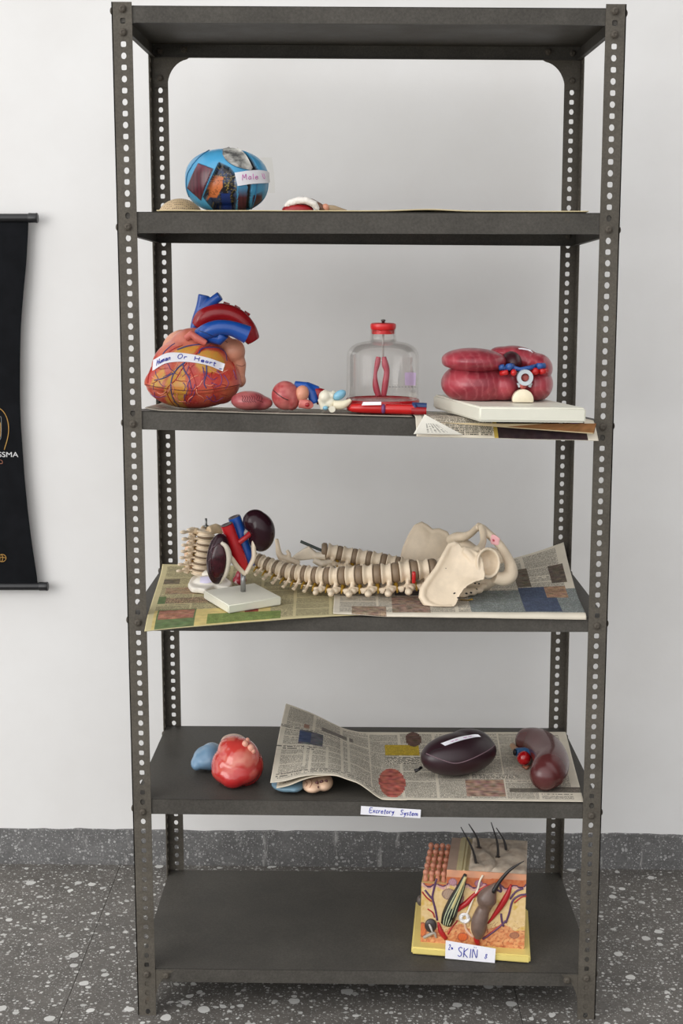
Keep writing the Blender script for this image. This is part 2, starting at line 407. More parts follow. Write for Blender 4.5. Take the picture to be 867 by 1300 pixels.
# bolts: domed heads with a washer, on the front or back flange and on the side flange
def bolt_mesh():
    mb = MB(); R = .0066
    mb.lathe([(R*1.15, 0), (R*1.15, .0009), (R*.98, .001), (R, .0022), (R*.85, .0042), (R*.45, .0054), (R*.4, .0046), (1e-7, .0044)], n=16)
    return mb
def bolt(p, nrm, first=[None]):
    p = lean(p)
    if first[0] is None:
        me = bolt_mesh().mesh('bolt'); fix_normals(me); me.materials.append(M['bolt'])
        me.polygons.foreach_set('use_smooth', [True]*len(me.polygons)); me.set_sharp_from_angle(angle=math.radians(40))
        o = bpy.data.objects.new('bolt', me); COL.objects.link(o); o.parent = rack; first[0] = o; ORG[o] = ORG[rack]
    else: o = dup(first[0], rack)
    o.location = p-ORG[rack]; o.rotation_euler = V(nrm).to_track_quat('Z', 'Y').to_euler()
def snap(z): return Z0-round((Z0-z)/PIT)*PIT
for i in range(6):
    L = SH[i][4]
    for sx in (-1, 1):
        for sy in (-1, 1):
            X = sx*(HW-PW*.55); Y = 0 if sy < 0 else RD
            z = zs(i, X, Y)-L*.55; z = snap(z)
            bolt((X, Y-.0001 if sy < 0 else RD+.0001, z), (0, sy, 0))
            if sy > 0: bolt((X, RD-TH, z), (0, -1, 0))
            bolt((sx*(HW+.0001), Y-sy*PW*.55, z), (sx, 0, 0))
for sx in (-1, 1): bolt((sx*(HW-PW*.55), -.0001, Z0-2*PIT), (0, -1, 0))
# corner gussets: quarter plates with a concave edge
def gusset(sx, Y, yd, ztop, wx=.070, hz=.075, bolts=()):
    mb = MB(); pts = [(0, 0), (wx, 0)]; x_in = PW*.9; 
    for k in range(1, 10):
        a = PI/2*k/10; pts.append((wx-(wx-x_in)*math.sin(a), -.004-(hz-.004)*(1-math.cos(a))))
    pts += [(x_in, -hz), (0, -hz)]
    P = [lean((sx*(HW-.003-x), Y, ztop+z)) for x, z in pts]
    mb.plate(P, V((0, yd, 0)))
    build('gusset_plate', mb, M['steel'], rack, smooth=False)
    for bx, bz in bolts: bolt((sx*(HW-bx), Y-.0001 if yd > 0 else Y+yd-.0001, ztop+bz), (0, -1, 0))
for sx in (-1, 1):
    zt = zs(0, sx*HW, RD)-SH[0][4]+.026
    gusset(sx, RD-.0052, .0012, zt-.026, .082, .062, ((.020, -.043),))
    bolt((sx*(HW-.072), RD-.0052, zt-.010), (0, -1, 0))
    zb = zs(5, sx*HW, 0)-.004
    gusset(sx, .0016, .0012, zb, .072 if sx < 0 else .066, .074, ()); bolt((sx*(HW-.058), .0012, zb-.011), (0, -1, 0))
# taped paper tag on the lip of the organ shelf
def lip_pt(s, t, o=0):
    a, b = at(457.6, 1034, -.0004), at(534.2, 1038.8, -.0004)
    u = (b-a).normalized(); up = V((0,0,1)); up = (up-u*up.dot(u)).normalized()
    return a+u*s+up*t+V((0, -o, 0))
M['paper'] = mat('note paper', S(236, 235, 240), .8, vary=.03)
M['ink_blue'] = mat('blue pen ink', S(52, 62, 165), .6)
M['ink_pink'] = mat('pink pen ink', S(196, 90, 170), .6)
LW, LH = .117, .0175
pl = MB().hexa([lip_pt(0,0), lip_pt(LW,0), lip_pt(LW,0,-.0003), lip_pt(0,0,-.0003), lip_pt(0,LH), lip_pt(LW,LH), lip_pt(LW,LH,-.0003), lip_pt(0,LH,-.0003)])
tg = build('paper_label', pl, M['paper'], rack, smooth=False, label='white paper strip reading Excretory System in blue handwriting')
tx = write('Excretory', .0098, lambda s, t: lip_pt(s, t, .0003), .0007, .017, .0052, total=.049)
tx.join(write('System', .0098, lambda s, t: lip_pt(s, t, .0003), .0007, .077, .0045, total=.036))
build('handwriting', tx, M['ink_blue'], tg, label='blue handwriting')
# ---------------------------------------------------------------- shared finishes
M['gloss'] = mat('painted gloss plastic', None, .28, vary=.06, spec=.5)
M['satin'] = mat('painted satin plastic', None, .42, vary=.1, bump=.08)
M['red'] = mat('red plastic', S(188, 28, 28), .25)
M['deepred'] = mat('deep red plastic', S(150, 24, 30), .25)
M['blue'] = mat('blue plastic', S(28, 78, 160), .28)
M['bone'] = mat('cream bone plastic', S(224, 206, 180), .5, vary=.1, vscale=25, bump=.1)
M['white_base'] = mat('off white plastic base', S(226, 224, 208), .4, vary=.02)
M['peach'] = mat('peach plastic', S(216, 150, 122), .4, vary=.08)
M['dark'] = mat('black paint', S(22, 18, 20), .4)
def clear(name, tint=(1,1,1), gloss=.9):
    mt = bpy.data.materials.new(name); mt.use_nodes = True; nt = mt.node_tree; nt.nodes.clear()
    o = nt.nodes.new('ShaderNodeOutputMaterial'); tr = nt.nodes.new('ShaderNodeBsdfTransparent'); gl = nt.nodes.new('ShaderNodeBsdfGlossy')
    tr.inputs['Color'].default_value = (*tint, 1); gl.inputs['Roughness'].default_value = .06; gl.inputs['Color'].default_value = (.9,.9,.9,1)
    lw = nt.nodes.new('ShaderNodeLayerWeight'); lw.inputs['Blend'].default_value = .22
    n = _noise(nt, 12); k = _math(nt, 'MULTIPLY', n.outputs['Fac'], .025); f = _math(nt, 'MULTIPLY', lw.outputs['Fresnel'], gloss*.32); f = _math(nt, 'ADD', f, k)
    mx = nt.nodes.new('ShaderNodeMixShader'); nt.links.new(f, mx.inputs[0]); nt.links.new(tr.outputs[0], mx.inputs[1]); nt.links.new(gl.outputs[0], mx.inputs[2])
    nt.links.new(mx.outputs[0], o.inputs['Surface']); return mt
M['glass'] = clear('clear plastic', (.985, .98, .975)); M['film'] = clear('clear film', (.96, .955, .93), .5)
def hit(bvh, px, py, lift=.0003):
    d = raydir(px, py); p, n, i, t = bvh.ray_cast(V(CAM), d, 10)
    if p is None: return None
    if n.dot(d) > 0: n = -n
    return p+n*lift
def wrap(bvh, pts, lift=.0003, n=6):
    out = [hit(bvh, q[0], q[1], lift) for q in (spline(pts, n) if len(pts) > 2 else [np.array(pts[0])*(1-k/8)+np.array(pts[1])*(k/8) for k in range(9)])]
    return [p for p in out if p is not None]
def paper_on(bvh, bot, top, nu=24, nv=6, lift=.0008):
    """strip of paper lying on a surface, between a lower and an upper edge"""
    b = spline(bot, 12); t = spline(top, 12)
    def smp(c, u): q = u*(len(c)-1); i = min(int(q), len(c)-2); return c[i]*(1-(q-i))+c[i+1]*(q-i)
    def px_(u, v): return smp(b, u)*(1-v)+smp(t, u)*v
    hs = {(i, j): hit(bvh, *px_(i/nu, j/nv), lift) for j in range(nv+1) for i in range(nu+1)}
    good = [(ij, h) for ij, h in hs.items() if h is not None]
    def P(i, j):
        if hs[i, j] is not None: return hs[i, j]
        y = min(good, key=lambda g: (g[0][0]-i)**2+(g[0][1]-j)**2)[1].y if good else b_y
        return at(*px_(i/nu, j/nv), y)
    b_y = bvh.find_nearest(at(*px_(.5, .5), .1))[0].y
    pts = [[P(i, j) for i in range(nu+1)] for j in range(nv+1)]
    # relax so the paper stays stiff
    for _ in range(6):
        for j in range(nv+1):
            for i in range(nu+1):
                nb = [pts[a][c].y for a, c in ((j-1,i),(j+1,i),(j,i-1),(j,i+1)) if 0 <= a <= nv and 0 <= c <= nu]
                av = sum(nb)/len(nb)
                if av < pts[j][i].y: pts[j][i] = V((pts[j][i].x, av, pts[j][i].z))
    mb = MB(); mb.v = [p for r in pts for p in r]; W_ = nu+1
    mb.f = [(j*W_+i, j*W_+i+1, (j+1)*W_+i+1, (j+1)*W_+i) for j in range(nv) for i in range(nu)]
    k = len(mb.v); mb.v += [p+V((0, .0003, 0)) for p in mb.v]; mb.f += [tuple(q+k for q in reversed(f)) for f in mb.f]
    def Q(u, v, o=.0006):
        x = max(0, min(nu-1e-6, u*nu)); y = max(0, min(nv-1e-6, v*nv)); i, j = int(x), int(y); a, c = x-i, y-j
        p = (pts[j][i]*(1-a)+pts[j][i+1]*a)*(1-c)+(pts[j+1][i]*(1-a)+pts[j+1][i+1]*a)*c; return p+V((0, -o, 0))
    return mb, Q

# ---------------------------------------------------------------- eye model, shelf under the top
c = at(288, 230, .12); zb = zs(1, c.x, .12)+.0045; sE = 1/ppm(c)
eye = thing('eyeball_model', 'cutaway blue eyeball model with maroon patches on second shelf from the top', 'anatomical model', (c.x, c.y, zb))
rx, ry, rz = .079, .074, c.z-zb
def epx(p): return 288+(p.x-c.x)/sE, 230-(p.z-c.z)/sE
BLUE, MAR, BLK = S(74, 158, 202), S(92, 38, 50), S(20, 18, 22)
P_mar = [(255.5,211),(275,218.5),(258,255),(240,239.6)]
P_win = [(282.5,210.5),(296,217),(303,226),(304,240),(303,256),(299,268),(275,268.5),(262,252)]
P_org = [(276,224),(287,227),(286,242),(277,258),(264.5,257),(267,241)]
P_mar2 = [(307,236),(318.5,233),(317,268),(303,269)]; P_gap = [(318.5,228),(322.5,230),(321,250),(316,270),(312,270),(317,250)]
P_mar3 = [(324,250),(335.5,243),(331,268),(319,270)]
P_band = [(301,188.5),(314,195),(324,206),(331,219),(322,221),(319,212),(312,201)]
shell = MB().ell(c, (rx, ry, rz), nu=260, nv=150)
def plump(mb):
    out = []
    for p in mb.v:
        t = abs(p.z-c.z)/rz; r0 = math.sqrt(max(1e-9, 1-min(1, t*t))); r1 = (1-min(1, t)**2.5)**(1/2.1); f = max(1, min(1.6, r1/max(r0, .05)))
        out.append(V((c.x+(p.x-c.x)*f, c.y+(p.y-c.y)*f, p.z)))
    mb.v = out; return mb
plump(shell); ORIG0 = list(shell.v)
depth = {}
for i, p in enumerate(shell.v):
    if p.y > c.y-.004: continue
    x, y = epx(p)
    d = 0
    if inpoly(x, y, P_win): d = -.011
    elif inpoly(x, y, P_gap) or inpoly(x, y, P_band): d = -.005
    elif inpoly(x, y, P_mar): d = .0015
    elif x > 322 and y > 220: d = -.0012
    if d: n = V(((p.x-c.x)/rx**2, (p.y-c.y)/ry**2, (p.z-c.z)/rz**2)).normalized(); shell.v[i] = p+n*d; 
ORIG = ORIG0
it_eye = iter(range(len(ORIG)))
def eye_col(p, n):
    q = ORIG[next(it_eye)]; x, y = epx(q)
    if q.y > c.y-.004: return BLUE
    if inpoly(x, y, P_win):
        if inpoly(x, y, P_org): return mixc(S(206, 116, 66), S(60, 25, 20), .8 if abs(fbm(p, 90)) < .06 else 0)
        f = fbm(p, 70)
        if y > 252 and x > 283 and x < 296: return mixc(S(24, 60, 140), BLK, .3)
        return S(150, 130, 60) if abs(fbm(p, 110)) < .035 else (S(46, 60, 92) if f > .05 else S(26, 24, 30))
    if inpoly(x, y, P_gap) or inpoly(x, y, P_band): return BLK
    for po, c0, c1 in ((P_mar, 213, 222), (P_mar2, 236, 252), (P_mar3, 243, 250)):
        if inpoly(x, y, po): return mixc(BLUE if po is not P_mar else S(110, 60, 74), mixc(MAR, S(70, 26, 38), .5+.5*math.sin(q.x*900)), (y-c0)/(c1-c0))
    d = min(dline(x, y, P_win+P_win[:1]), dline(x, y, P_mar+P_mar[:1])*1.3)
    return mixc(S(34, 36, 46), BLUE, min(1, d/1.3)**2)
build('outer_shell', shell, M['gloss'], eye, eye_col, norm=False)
ebv = plump(MB().ell(c, (rx, ry, rz), nu=64, nv=40))
eb_ = ebv.bvh(); pmL, _q = paper_on(eb_, [(282.5,197),(288,205),(300,212),(318,216.5)], [(283.5,190),(299,188.8),(311,197),(320,213.5)], 24, 12, .0022)
mtl_, ntl, bl0 = _new('smoky grey lens'); wvn = _noise(ntl, 45, 3); ntl.links.new(_ramp(ntl, wvn.outputs['Fac'], .35, .62, S(92, 92, 90), S(196, 194, 186)), bl0.inputs['Base Color']); bl0.inputs['Roughness'].default_value = .12
build('lens', pmL, mtl_, eye, norm=False, label='smoky grey lens dome')
st = []   # raised shell rims
eb = ebv.bvh()
for pl_ in ([(282,190),(285,200),(293,208),(305,213),(316,215)], [(281,188.5),(268,190),(254,199),(244,210)], [(245,209),(238,222),(237,238),(241,252)], [(322,222),(326,232),(324,250),(318,268)]):
    q = wrap(eb, pl_, .0006)
    if len(q) > 2: st.append(MB().tube(q, .0011, 6))
parts('shell_rim', st, mat('teal rim', S(52, 112, 150), .35), eye)
pm, Q = paper_on(eb, [(301,236),(318,233.5),(336,232.5),(343,233)], [(297.5,219.5),(315,217),(330,216.5),(341,219)], lift=.003)
lb = build('paper_label', pm, M['paper'], eye, label='curling white paper strip with pink handwriting', norm=False)
build('handwriting', write('Male', 1, lambda s, t: Q(s, t), .0005, .14, .32, total=.36).join(write('U', 1, lambda s, t: Q(s, t), .0005, .68, .34, total=.08)) if False else
      (lambda mb: mb)(MB().join(write('Male', .42, lambda s, t: Q(s, t), .00055, .14, .34, total=.40)).join(write('U', .4, lambda s, t: Q(s, t), .00055, .64, .36, total=.09))), M['ink_pink'], lb, label='pink handwriting')
fm = MB().grid(lambda u, v: at(331+u*18-4*(1-v)**2*1.0, 200+v*45, .13+.02*u), 10, 12)
build('clear_film', fm, M['film'], eye, label='clear plastic film curling off the right side', norm=False)

# perforated tan dome behind it
mt, nt, b = _new('perforated tan plastic'); tc = nt.nodes.new('ShaderNodeTexCoord'); vo = nt.nodes.new('ShaderNodeTexVoronoi'); vo.inputs['Scale'].default_value = 260; vo.inputs['Randomness'].default_value = .15
nt.links.new(tc.outputs['Object'], vo.inputs['Vector']); nt.links.new(_ramp(nt, vo.outputs['Distance'], .28, .36, S(96, 74, 56), S(196, 170, 132)), b.inputs['Base Color']); b.inputs['Roughness'].default_value = .5
c2 = at(229, 277, .27); z2 = zs(1, c2.x, .27)+.0056
dm = MB().ell(V((c2.x, c2.y, z2)), (.045, .035, at(229, 252, .27).z-z2), nu=48, nv=24); dm.v = [V((p.x, p.y, max(p.z, z2))) for p in dm.v]
tag(build('perforated_dome', dm, mt), 'tan dotted dome piece behind the blue eyeball model', 'anatomical model')

# small muscle slice
c3 = at(384, 268, .06); z3 = zs(1, c3.x, .06)+.0045; k3 = 1/ppm(c3)
sl = thing('tissue_slice_model', 'small red and white tissue slice model on second shelf from the top', 'anatomical model', (c3.x, c3.y, z3))
def L3(px, py, dy=0): q = at(px, py, .06+dy); return q
def onz(mb): mb.v = [V((p.x, p.y, max(p.z, z3))) for p in mb.v]; return mb
build('muscle', onz(remesh(MB().ell(L3(378, 267), (.030, .022, .013)).ell(L3(366, 268), (.012, .02, .011)), .0016, 4)), M['deepred'], sl)
wb = [L3(363, 262, -.006), L3(368, 258, -.012), L3(378, 254.5, -.015), L3(389, 254.5, -.016), L3(399, 259, -.014), L3(404, 266, -.012)]
sp = remesh(MB().tube(wb, [.0045, .0065, .0065, .0065, .0065, .004], 12), .0012, 2)
sp.v = [p+V((0, 0, .0012*noise.noise(p*420))) for p in sp.v]
onz(sp); build('spongy_rim', sp, mat('white spongy plastic', S(232, 226, 218), .6, vary=.1, vscale=300, bump=.4, bscale=500), sl, label='white spongy rim')
build('band', onz(MB().tube([L3(384, 253, .004), L3(396, 256.5, .004), L3(406, 262, .002), L3(412, 268)], [.005, .006, .006, .005], 12)), mat('brown plastic', S(120, 84, 66), .45), sl)
build('nub', onz(MB().ell(L3(413, 264, .004), (.0075, .009, .008))), M['peach'], sl)
tp = MB().tube([L3(408, 266, .02), L3(424, 265.5, .03), L3(440, 268.5, .03)], [.010, .007, .003], 12); tp.v = [V((p.x, p.y, max(p.z, z3-.0005))) for p in tp.v]
build('tail', tp, mat('tan plastic', S(188, 164, 132), .5), sl)

# ---------------------------------------------------------------- newspaper and thin paper
def newsmat(name, tone=(1,1,1)):
    mt, nt, b = _new(name)
    a = nt.nodes.new('ShaderNodeAttribute'); a.attribute_name = 'Col'; t = nt.nodes.new('ShaderNodeAttribute'); t.attribute_name = 'Txt'
    uv = nt.nodes.new('ShaderNodeUVMap'); uv.uv_map = 'UVMap'
    sx = nt.nodes.new('ShaderNodeSeparateXYZ'); nt.links.new(uv.outputs['UV'], sx.inputs[0])
    st = nt.nodes.new('ShaderNodeSeparateColor'); nt.links.new(t.outputs['Color'], st.inputs[0])
    per = st.outputs[1]   # line pitch in metres
    li = _math(nt, 'DIVIDE', sx.outputs[1], per); fr = _math(nt, 'FRACT', li); row = _math(nt, 'FLOOR', li)
    on = _math(nt, 'LESS_THAN', fr, .58)
    cu = _math(nt, 'DIVIDE', sx.outputs[0], per)
    cv = nt.nodes.new('ShaderNodeCombineXYZ'); nt.links.new(_math(nt, 'MULTIPLY', cu, 2.3), cv.inputs[0]); nt.links.new(_math(nt, 'MULTIPLY', row, 7.31), cv.inputs[1])
    nz = nt.nodes.new('ShaderNodeTexNoise'); nz.inputs['Scale'].default_value = 1; nz.inputs['Detail'].default_value = 2; nt.links.new(cv.outputs[0], nz.inputs['Vector'])
    ink = _ramp(nt, nz.outputs['Fac'], .42, .5)
    k = _math(nt, 'MULTIPLY', on, ink); k = _math(nt, 'MULTIPLY', k, st.outputs[0])
    c = _mix(nt, k, a.outputs['Color'], S(40, 38, 38))
    n = _noise(nt, 18, 4); c = _mix(nt, 1.0, c, _ramp(nt, n.outputs['Fac'], .3, .7, (.9,)*3, (1.04,)*3), 'MULTIPLY')
    nt.links.new(c, b.inputs['Base Color']); b.inputs['Roughness'].default_value = .85; b.inputs['Specular IOR Level'].default_value = .15
    return mt
M['news'] = newsmat('newsprint')
NP = S(220, 211, 193)
def layout(su, sv, seed, head=.5, paper=NP, cols=6, photos=3, margin=.012):
    """page make-up: list of (x0,y0,x1,y1, colour, text strength, line pitch, noisy)"""
    r = random.Random(seed); B = []; cw = (su-2*margin)/cols
    for i in range(cols):
        x0 = margin+i*cw; x1 = x0+cw*.92; y = margin
        while y < sv-margin-.01:
            hh = r.uniform(.03, .11); y1 = min(sv-margin, y+hh)
            if r.random() < head: B.append((x0, y1-.012, x1, y1-.003, None, .8, .0075, 0)); B.append((x0, y, x1, y1-.015, None, .85, .0032, 0))
            else: B.append((x0, y, x1, y1, None, .85, .0032, 0))
            y = y1+.004
    for i in range(photos):
        w_, h_ = r.uniform(.04, .09), r.uniform(.03, .06); x = r.uniform(margin, su-w_-margin); y = r.uniform(margin, sv-h_-margin)
        B.append((x, y, x+w_, y+h_, mixc(S(120, 100, 90), S(90, 90, 100), r.random()), 0, .01, .5))
    return B
def sheet(name, P, su, sv, blocks, paper=NP, step=.0028, thick=.0009, label=None, cat='newspaper', loc=None, mtl=None, parent=None):
    nu, nv = max(8, int(su/step)), max(8, int(sv/step))
    mb = MB().grid(P, nu, nv); W_ = nu+1
    nf = len(mb.f); N = [V((0,0,0)) for _ in mb.v]
    for f in mb.f:
        n = (mb.v[f[1]]-mb.v[f[0]]).cross(mb.v[f[3]]-mb.v[f[0]])
        for i in f: N[i] += n
    k = len(mb.v); mb.v += [p-n.normalized()*thick for p, n in zip(mb.v, N)]
    mb.f += [tuple(i+k for i in reversed(f)) for f in mb.f]
    rim = [i for i in range(W_)]+[j*W_+nu for j in range(1, nv+1)]+[nv*W_+i for i in range(nu-1, -1, -1)]+[j*W_ for j in range(nv-1, 0, -1)]
    mb.f += [(rim[i], rim[i]+k, rim[(i+1)%len(rim)]+k, rim[(i+1)%len(rim)]) for i in range(len(rim))]
    o = build(name, mb, mtl or M['news'], parent, norm=False, loc=loc)
    me = o.data; ca = me.attributes.new('Col', 'FLOAT_COLOR', 'CORNER'); ta = me.attributes.new('Txt', 'FLOAT_COLOR', 'CORNER'); uvl = me.uv_layers.new(name='UVMap')
    nl = len(me.loops); C_ = np.ones((nl, 4), 'f'); C_[:, :3] = paper; T_ = np.zeros((nl, 4), 'f'); T_[:, 1] = .0034; T_[:, 3] = 1; U = np.zeros((nl, 2), 'f')
    r = random.Random(name)
    for fi in range(2*nf):
        q = fi % nf; i, j = q % nu, q//nu; x, y = (i+.5)/nu*su, (j+.5)/nv*sv; col = paper; s_, pt = 0, .0034
        for (x0, y0, x1, y1, bc, ts, pitch, nz) in blocks:
            if x0 <= x <= x1 and y0 <= y <= y1:
                if nz >= 1:
                    nz -= 1
                    if ((2*x-x0-x1)/(x1-x0))**2+((2*y-y0-y1)/(y1-y0))**2 > 1: continue
                s_, pt = ts, pitch; col = bc if bc else paper
                if nz: g0 = noise.noise(V((x*90, y*90, 2))); col = tuple(max(.01, v*(1+nz*(1.7*g0+.5*noise.noise(V((x*70+3*h, y*70, h*9)))))) for h, v in enumerate(col))
        pf = me.polygons[fi]; ls = list(range(pf.loop_start, pf.loop_start+4)); C_[ls, :3] = col; T_[ls, 0] = s_; T_[ls, 1] = pt
        cs = [(i, j), (i+1, j), (i+1, j+1), (i, j+1)]
        if fi >= nf: cs = cs[::-1]
        for l, (a, b_) in zip(ls, cs): U[l] = (a/nu*su, b_/nv*sv)
    ca.data.foreach_set('color', C_.ravel()); ta.data.foreach_set('color', T_.ravel()); uvl.data.foreach_set('uv', U.ravel())
    return tag(o, label, cat)
def flat(i, x0, x1, y0, y1, lift=.002, wav=.0012, seed=0, fn=None):
    def P(u, v):
        x, y = x0+(x1-x0)*u, y0+(y1-y0)*v
        z = zs(i, x, y)+lift+wav*(noise.noise(V((x*9, y*9, seed)))+.6)
        p = lean((x, y, z)); return fn(p, u, v) if fn else p
    return P
CREAM = S(206, 190, 150)
def bump_s2(p, u, v):
    d = (p.x-.10)/.05; return p+V((0, 0, .003*math.exp(-d*d)*(1-v)))
sheet('newspaper', flat(1, -.385, .40, .004, .40, .0032, .0006, 3, bump_s2), .785, .396, layout(.785, .396, 4, paper=CREAM), CREAM, .006, .0018, 'yellowed newspaper lying flat under the blue eyeball model')

# ---------------------------------------------------------------- third shelf: sheet under the heart
GREY = S(168, 160, 146)
def curl_s3(p, u, v):
    d = max(0, 1-u/.07); return p+V((-.002*d, 0, .016*d*d*(.3+.7*v)))
sheet('paper_sheet', flat(2, -.412, .083, .0025, .43, .0024, .0005, 5, curl_s3), .50, .43, layout(.50, .43, 8, photos=1, paper=GREY), GREY, .006, .0014, 'thin grey paper sheet lying under the big heart model', 'paper')

# ---------------------------------------------------------------- big heart model
Yh = .15; hc = at(245, 480, Yh); zb = zs(2, hc.x, Yh)+.0045; k = 1/ppm(hc)
heart = thing('heart_model', 'large open-lid heart model with red and blue vessels and handwritten strip', 'anatomical model', (hc.x, hc.y, zb))
def H(px, py, Y=Yh): return at(px, py, Y)
body = MB().ell(H(245, 487), (62*k, .078, H(245, 487).z-zb), nu=48, nv=28).ell(H(243, 468), (51*k, .066, 41*k)).ell(H(246, 443, Yh+.005), (32*k, .045, 27*k)).ell(H(282, 484), (24*k, .05, 29*k)).ell(H(216, 478), (26*k, .05, 30*k))
body = remesh(body, .0026, 10); body.v = [V((p.x, p.y, max(p.z, zb))) for p in body.v]
def hpx(p): return 245+(p.x-hc.x)/k, 480-(p.z-hc.z)/k
def seam_y(x): return 488+8*math.sin(max(0, min(1, (x-183)/123))*PI)
for i, p in enumerate(body.v):      # the lid overhangs the lower half
    x, y = hpx(p)
    if y > seam_y(x): q = V((hc.x, hc.y, p.z)); body.v[i] = q+(p-q)*(1-.035*min(1, (y-seam_y(x))/1.5))
RED, YEL, ORG_ = S(186, 54, 48), S(200, 158, 60), S(208, 104, 74)
YP = [[(216,519),(214,500),(217,482),(226,468),(236,460),(240,474),(242,495),(236,510),(238,519)], [(252,462),(254,448),(266,443),(280,446),(287,455),(286,468),(275,470),(262,468)], [(196,488),(200,474),(212,466),(216,476),(210,488)], [(222,450),(232,440),(256,438),(250,446),(234,450)]]
def heart_col(p, n):
    x, y = hpx(p); f = fbm(p, 30); g = fbm(p, 110)
    c_ = mixc(RED, ORG_, .35+f*1.3)
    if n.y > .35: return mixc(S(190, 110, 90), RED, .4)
    wx, wy = x+2.2*noise.noise(p*60), y+2.2*noise.noise(p*60+V((5,5,5)))
    for po in YP:
        if inpoly(wx, wy, po): c_ = mixc(YEL, S(216, 140, 60), .5+g)
        else:
            d = dline(wx, wy, po+po[:1])
            if d < 2.5: c_ = mixc(mixc(YEL, RED, .5), c_, d/2.5)
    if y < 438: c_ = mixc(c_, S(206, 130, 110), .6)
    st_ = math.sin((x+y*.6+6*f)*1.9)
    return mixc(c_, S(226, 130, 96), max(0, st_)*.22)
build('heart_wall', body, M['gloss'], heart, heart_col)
hb = body.bvh()
def vein(nm, mt_, lines, r, lb=None):
    for l in lines:
        q = wrap(hb, l, .0002, 5)
        if len(q) > 2: build(nm, MB().tube(q, [r*(1-.45*i/len(q)) for i in range(len(q))], 7), mt_, heart)
vb = mat('vein blue paint', S(62, 66, 122), .35)
vein('vein', vb, [[(235,460),(226,467),(219,478),(217,492),(220,506),(230,519)], [(232,461),(234,470),(240,480),(243,494)], [(220,474),(208,480),(196,483)],
  [(252,449),(256,443),(266,441),(278,442),(286,448),(288,458)], [(225,444),(240,439),(256,437),(268,435)], [(262,464),(262,474),(259,486),(262,493)], [(214,458),(207,450),(216,440),(222,436)]], .0016, 'blue surface veins')
vein('vein', mat('vein violet paint', S(120, 60, 120), .35), [[(262,476),(270,482),(276,479)], [(275,470),(281,478),(280,488),(272,492)], [(284,476),(290,486),(286,494)], [(268,486),(276,489)], [(190,500),(200,504),(212,503)], [(196,498),(198,508),(206,516)], [(262,503),(272,510),(284,504)], [(296,470),(300,482)]], .0010, 'thin violet surface veins')
vein('artery', mat('artery red paint', S(170, 36, 34), .35), [[(237,461),(230,470),(223,482),(212,494),(216,508),(226,519)], [(240,466),(247,482),(250,494)], [(248,450),(256,445),(270,436)], [(188,486),(190,470),(204,456)], [(292,455),(298,468),(300,482)], [(206,462),(216,446),(232,438)]], .0013, 'red surface arteries')
rv_ = random.Random(11)
def twig(x, y, n, a):
    out = [(x, y)]
    for _ in range(n): a += rv_.uniform(-.7, .7); x += 4.2*math.cos(a); y += 4.2*math.sin(a); out.append((x, y))
    return out
ell_in = lambda l: [p for p in l if ((p[0]-245)/56)**2+((p[1]-(484 if p[1] > 484 else 480))/(32 if p[1] > 484 else 40))**2 < .93]
tw = [[], [], []]
for i_ in range(54):
    l = ell_in(twig(rv_.uniform(192, 298), rv_.uniform(446, 514), rv_.randint(3, 6), rv_.uniform(.6, 2.4)))
    if len(l) > 2: tw[i_ % 3].append(l)
vein('vein', mat('plum paint', S(104, 60, 116), .35), tw[0], .0009); vein('artery', mat('brick paint', S(160, 44, 40), .35), tw[1], .0009); vein('vein', mat('salmon line paint', S(226, 142, 116), .35), tw[2], .0011)
sm = MB(); q = wrap(hb, [(184.5, seam_y(184)), (200, seam_y(200)), (222, seam_y(222)), (245, seam_y(245)), (268, seam_y(268)), (290, seam_y(290)), (304.5, seam_y(304))], .0001, 8); sm.tube(q, .0007, 6)
build('lid_seam', sm, mat('seam paint', S(96, 34, 30), .5), heart)
at1 = remesh(MB().tube([H(268,432,Yh+.02), H(283,434,Yh+.02), H(297,447,Yh+.022), H(302,464,Yh+.022), H(303,482,Yh+.02)], [.012, .017, .019, .017, .012], 16).ell(H(304,483,Yh+.02), (.013, .02, .014)).ell(H(296,446,Yh+.02), (.024, .026, .025)), .0025, 5)
build('atrium', at1, M['peach'], heart)
build('atrium', remesh(MB().ell(H(226,436,Yh+.03), (.034, .03, .024), Matrix.Rotation(-.6, 3, 'Y')), .003, 4), M['peach'], heart)
cr = []; ab = at1.bvh()
for l in ([(300,463),(307,465),(311,463)], [(272,425),(281,430),(289,435)]):
    q = wrap(ab, l, .0001)
    if len(q) > 2: cr.append(MB().tube(q, .0006, 6))
parts('crease', cr, mat('crease paint', S(130, 70, 60), .5), heart)
build('auricle', remesh(MB().tube([H(236,430,Yh-.035), H(243,424,Yh-.038), H(250,430,Yh-.04), H(262,436,Yh-.04)], [.007, .008, .008, .006], 12), .0018, 4), mat('salmon plastic', S(210, 110, 96), .4), heart)
Yv = Yh+.005
def vessel(nm, px, rads, mt_, n=20, hollow=True, lb=None, rem=None):
    P3 = spline([(*at(a, b_, Y), r*k) for (a, b_, Y), r in zip(px, rads)], 6)
    build(nm, MB().tube([q[:3] for q in P3], [q[3] for q in P3], n), mt_, heart, label=lb, sharp=50)
bl = [(*at(a, b_, Y), r*k) for a, b_, Y, r in ((246,424,Yv+.02,5.5), (249,408,Yv+.02,6), (254,394,Yv+.02,6.5), (257,384,Yv+.02,7), (259,374.5,Yv+.02,7.5))]
bl2 = [(*at(a, b_, Y), r*k) for a, b_, Y, r in ((251,404,Yv+.016,5), (261,391,Yv+.014,6), (271,382,Yv+.012,6.2), (279.5,375.5,Yv+.01,6))]
mb = MB()
for l in (bl, bl2): q = spline(l, 6); mb.tube([a[:3] for a in q], [a[3] for a in q], 20)
build('vena_cava', remesh(mb, .0018, 3), M['blue'], heart, label='forked blue vena cava')
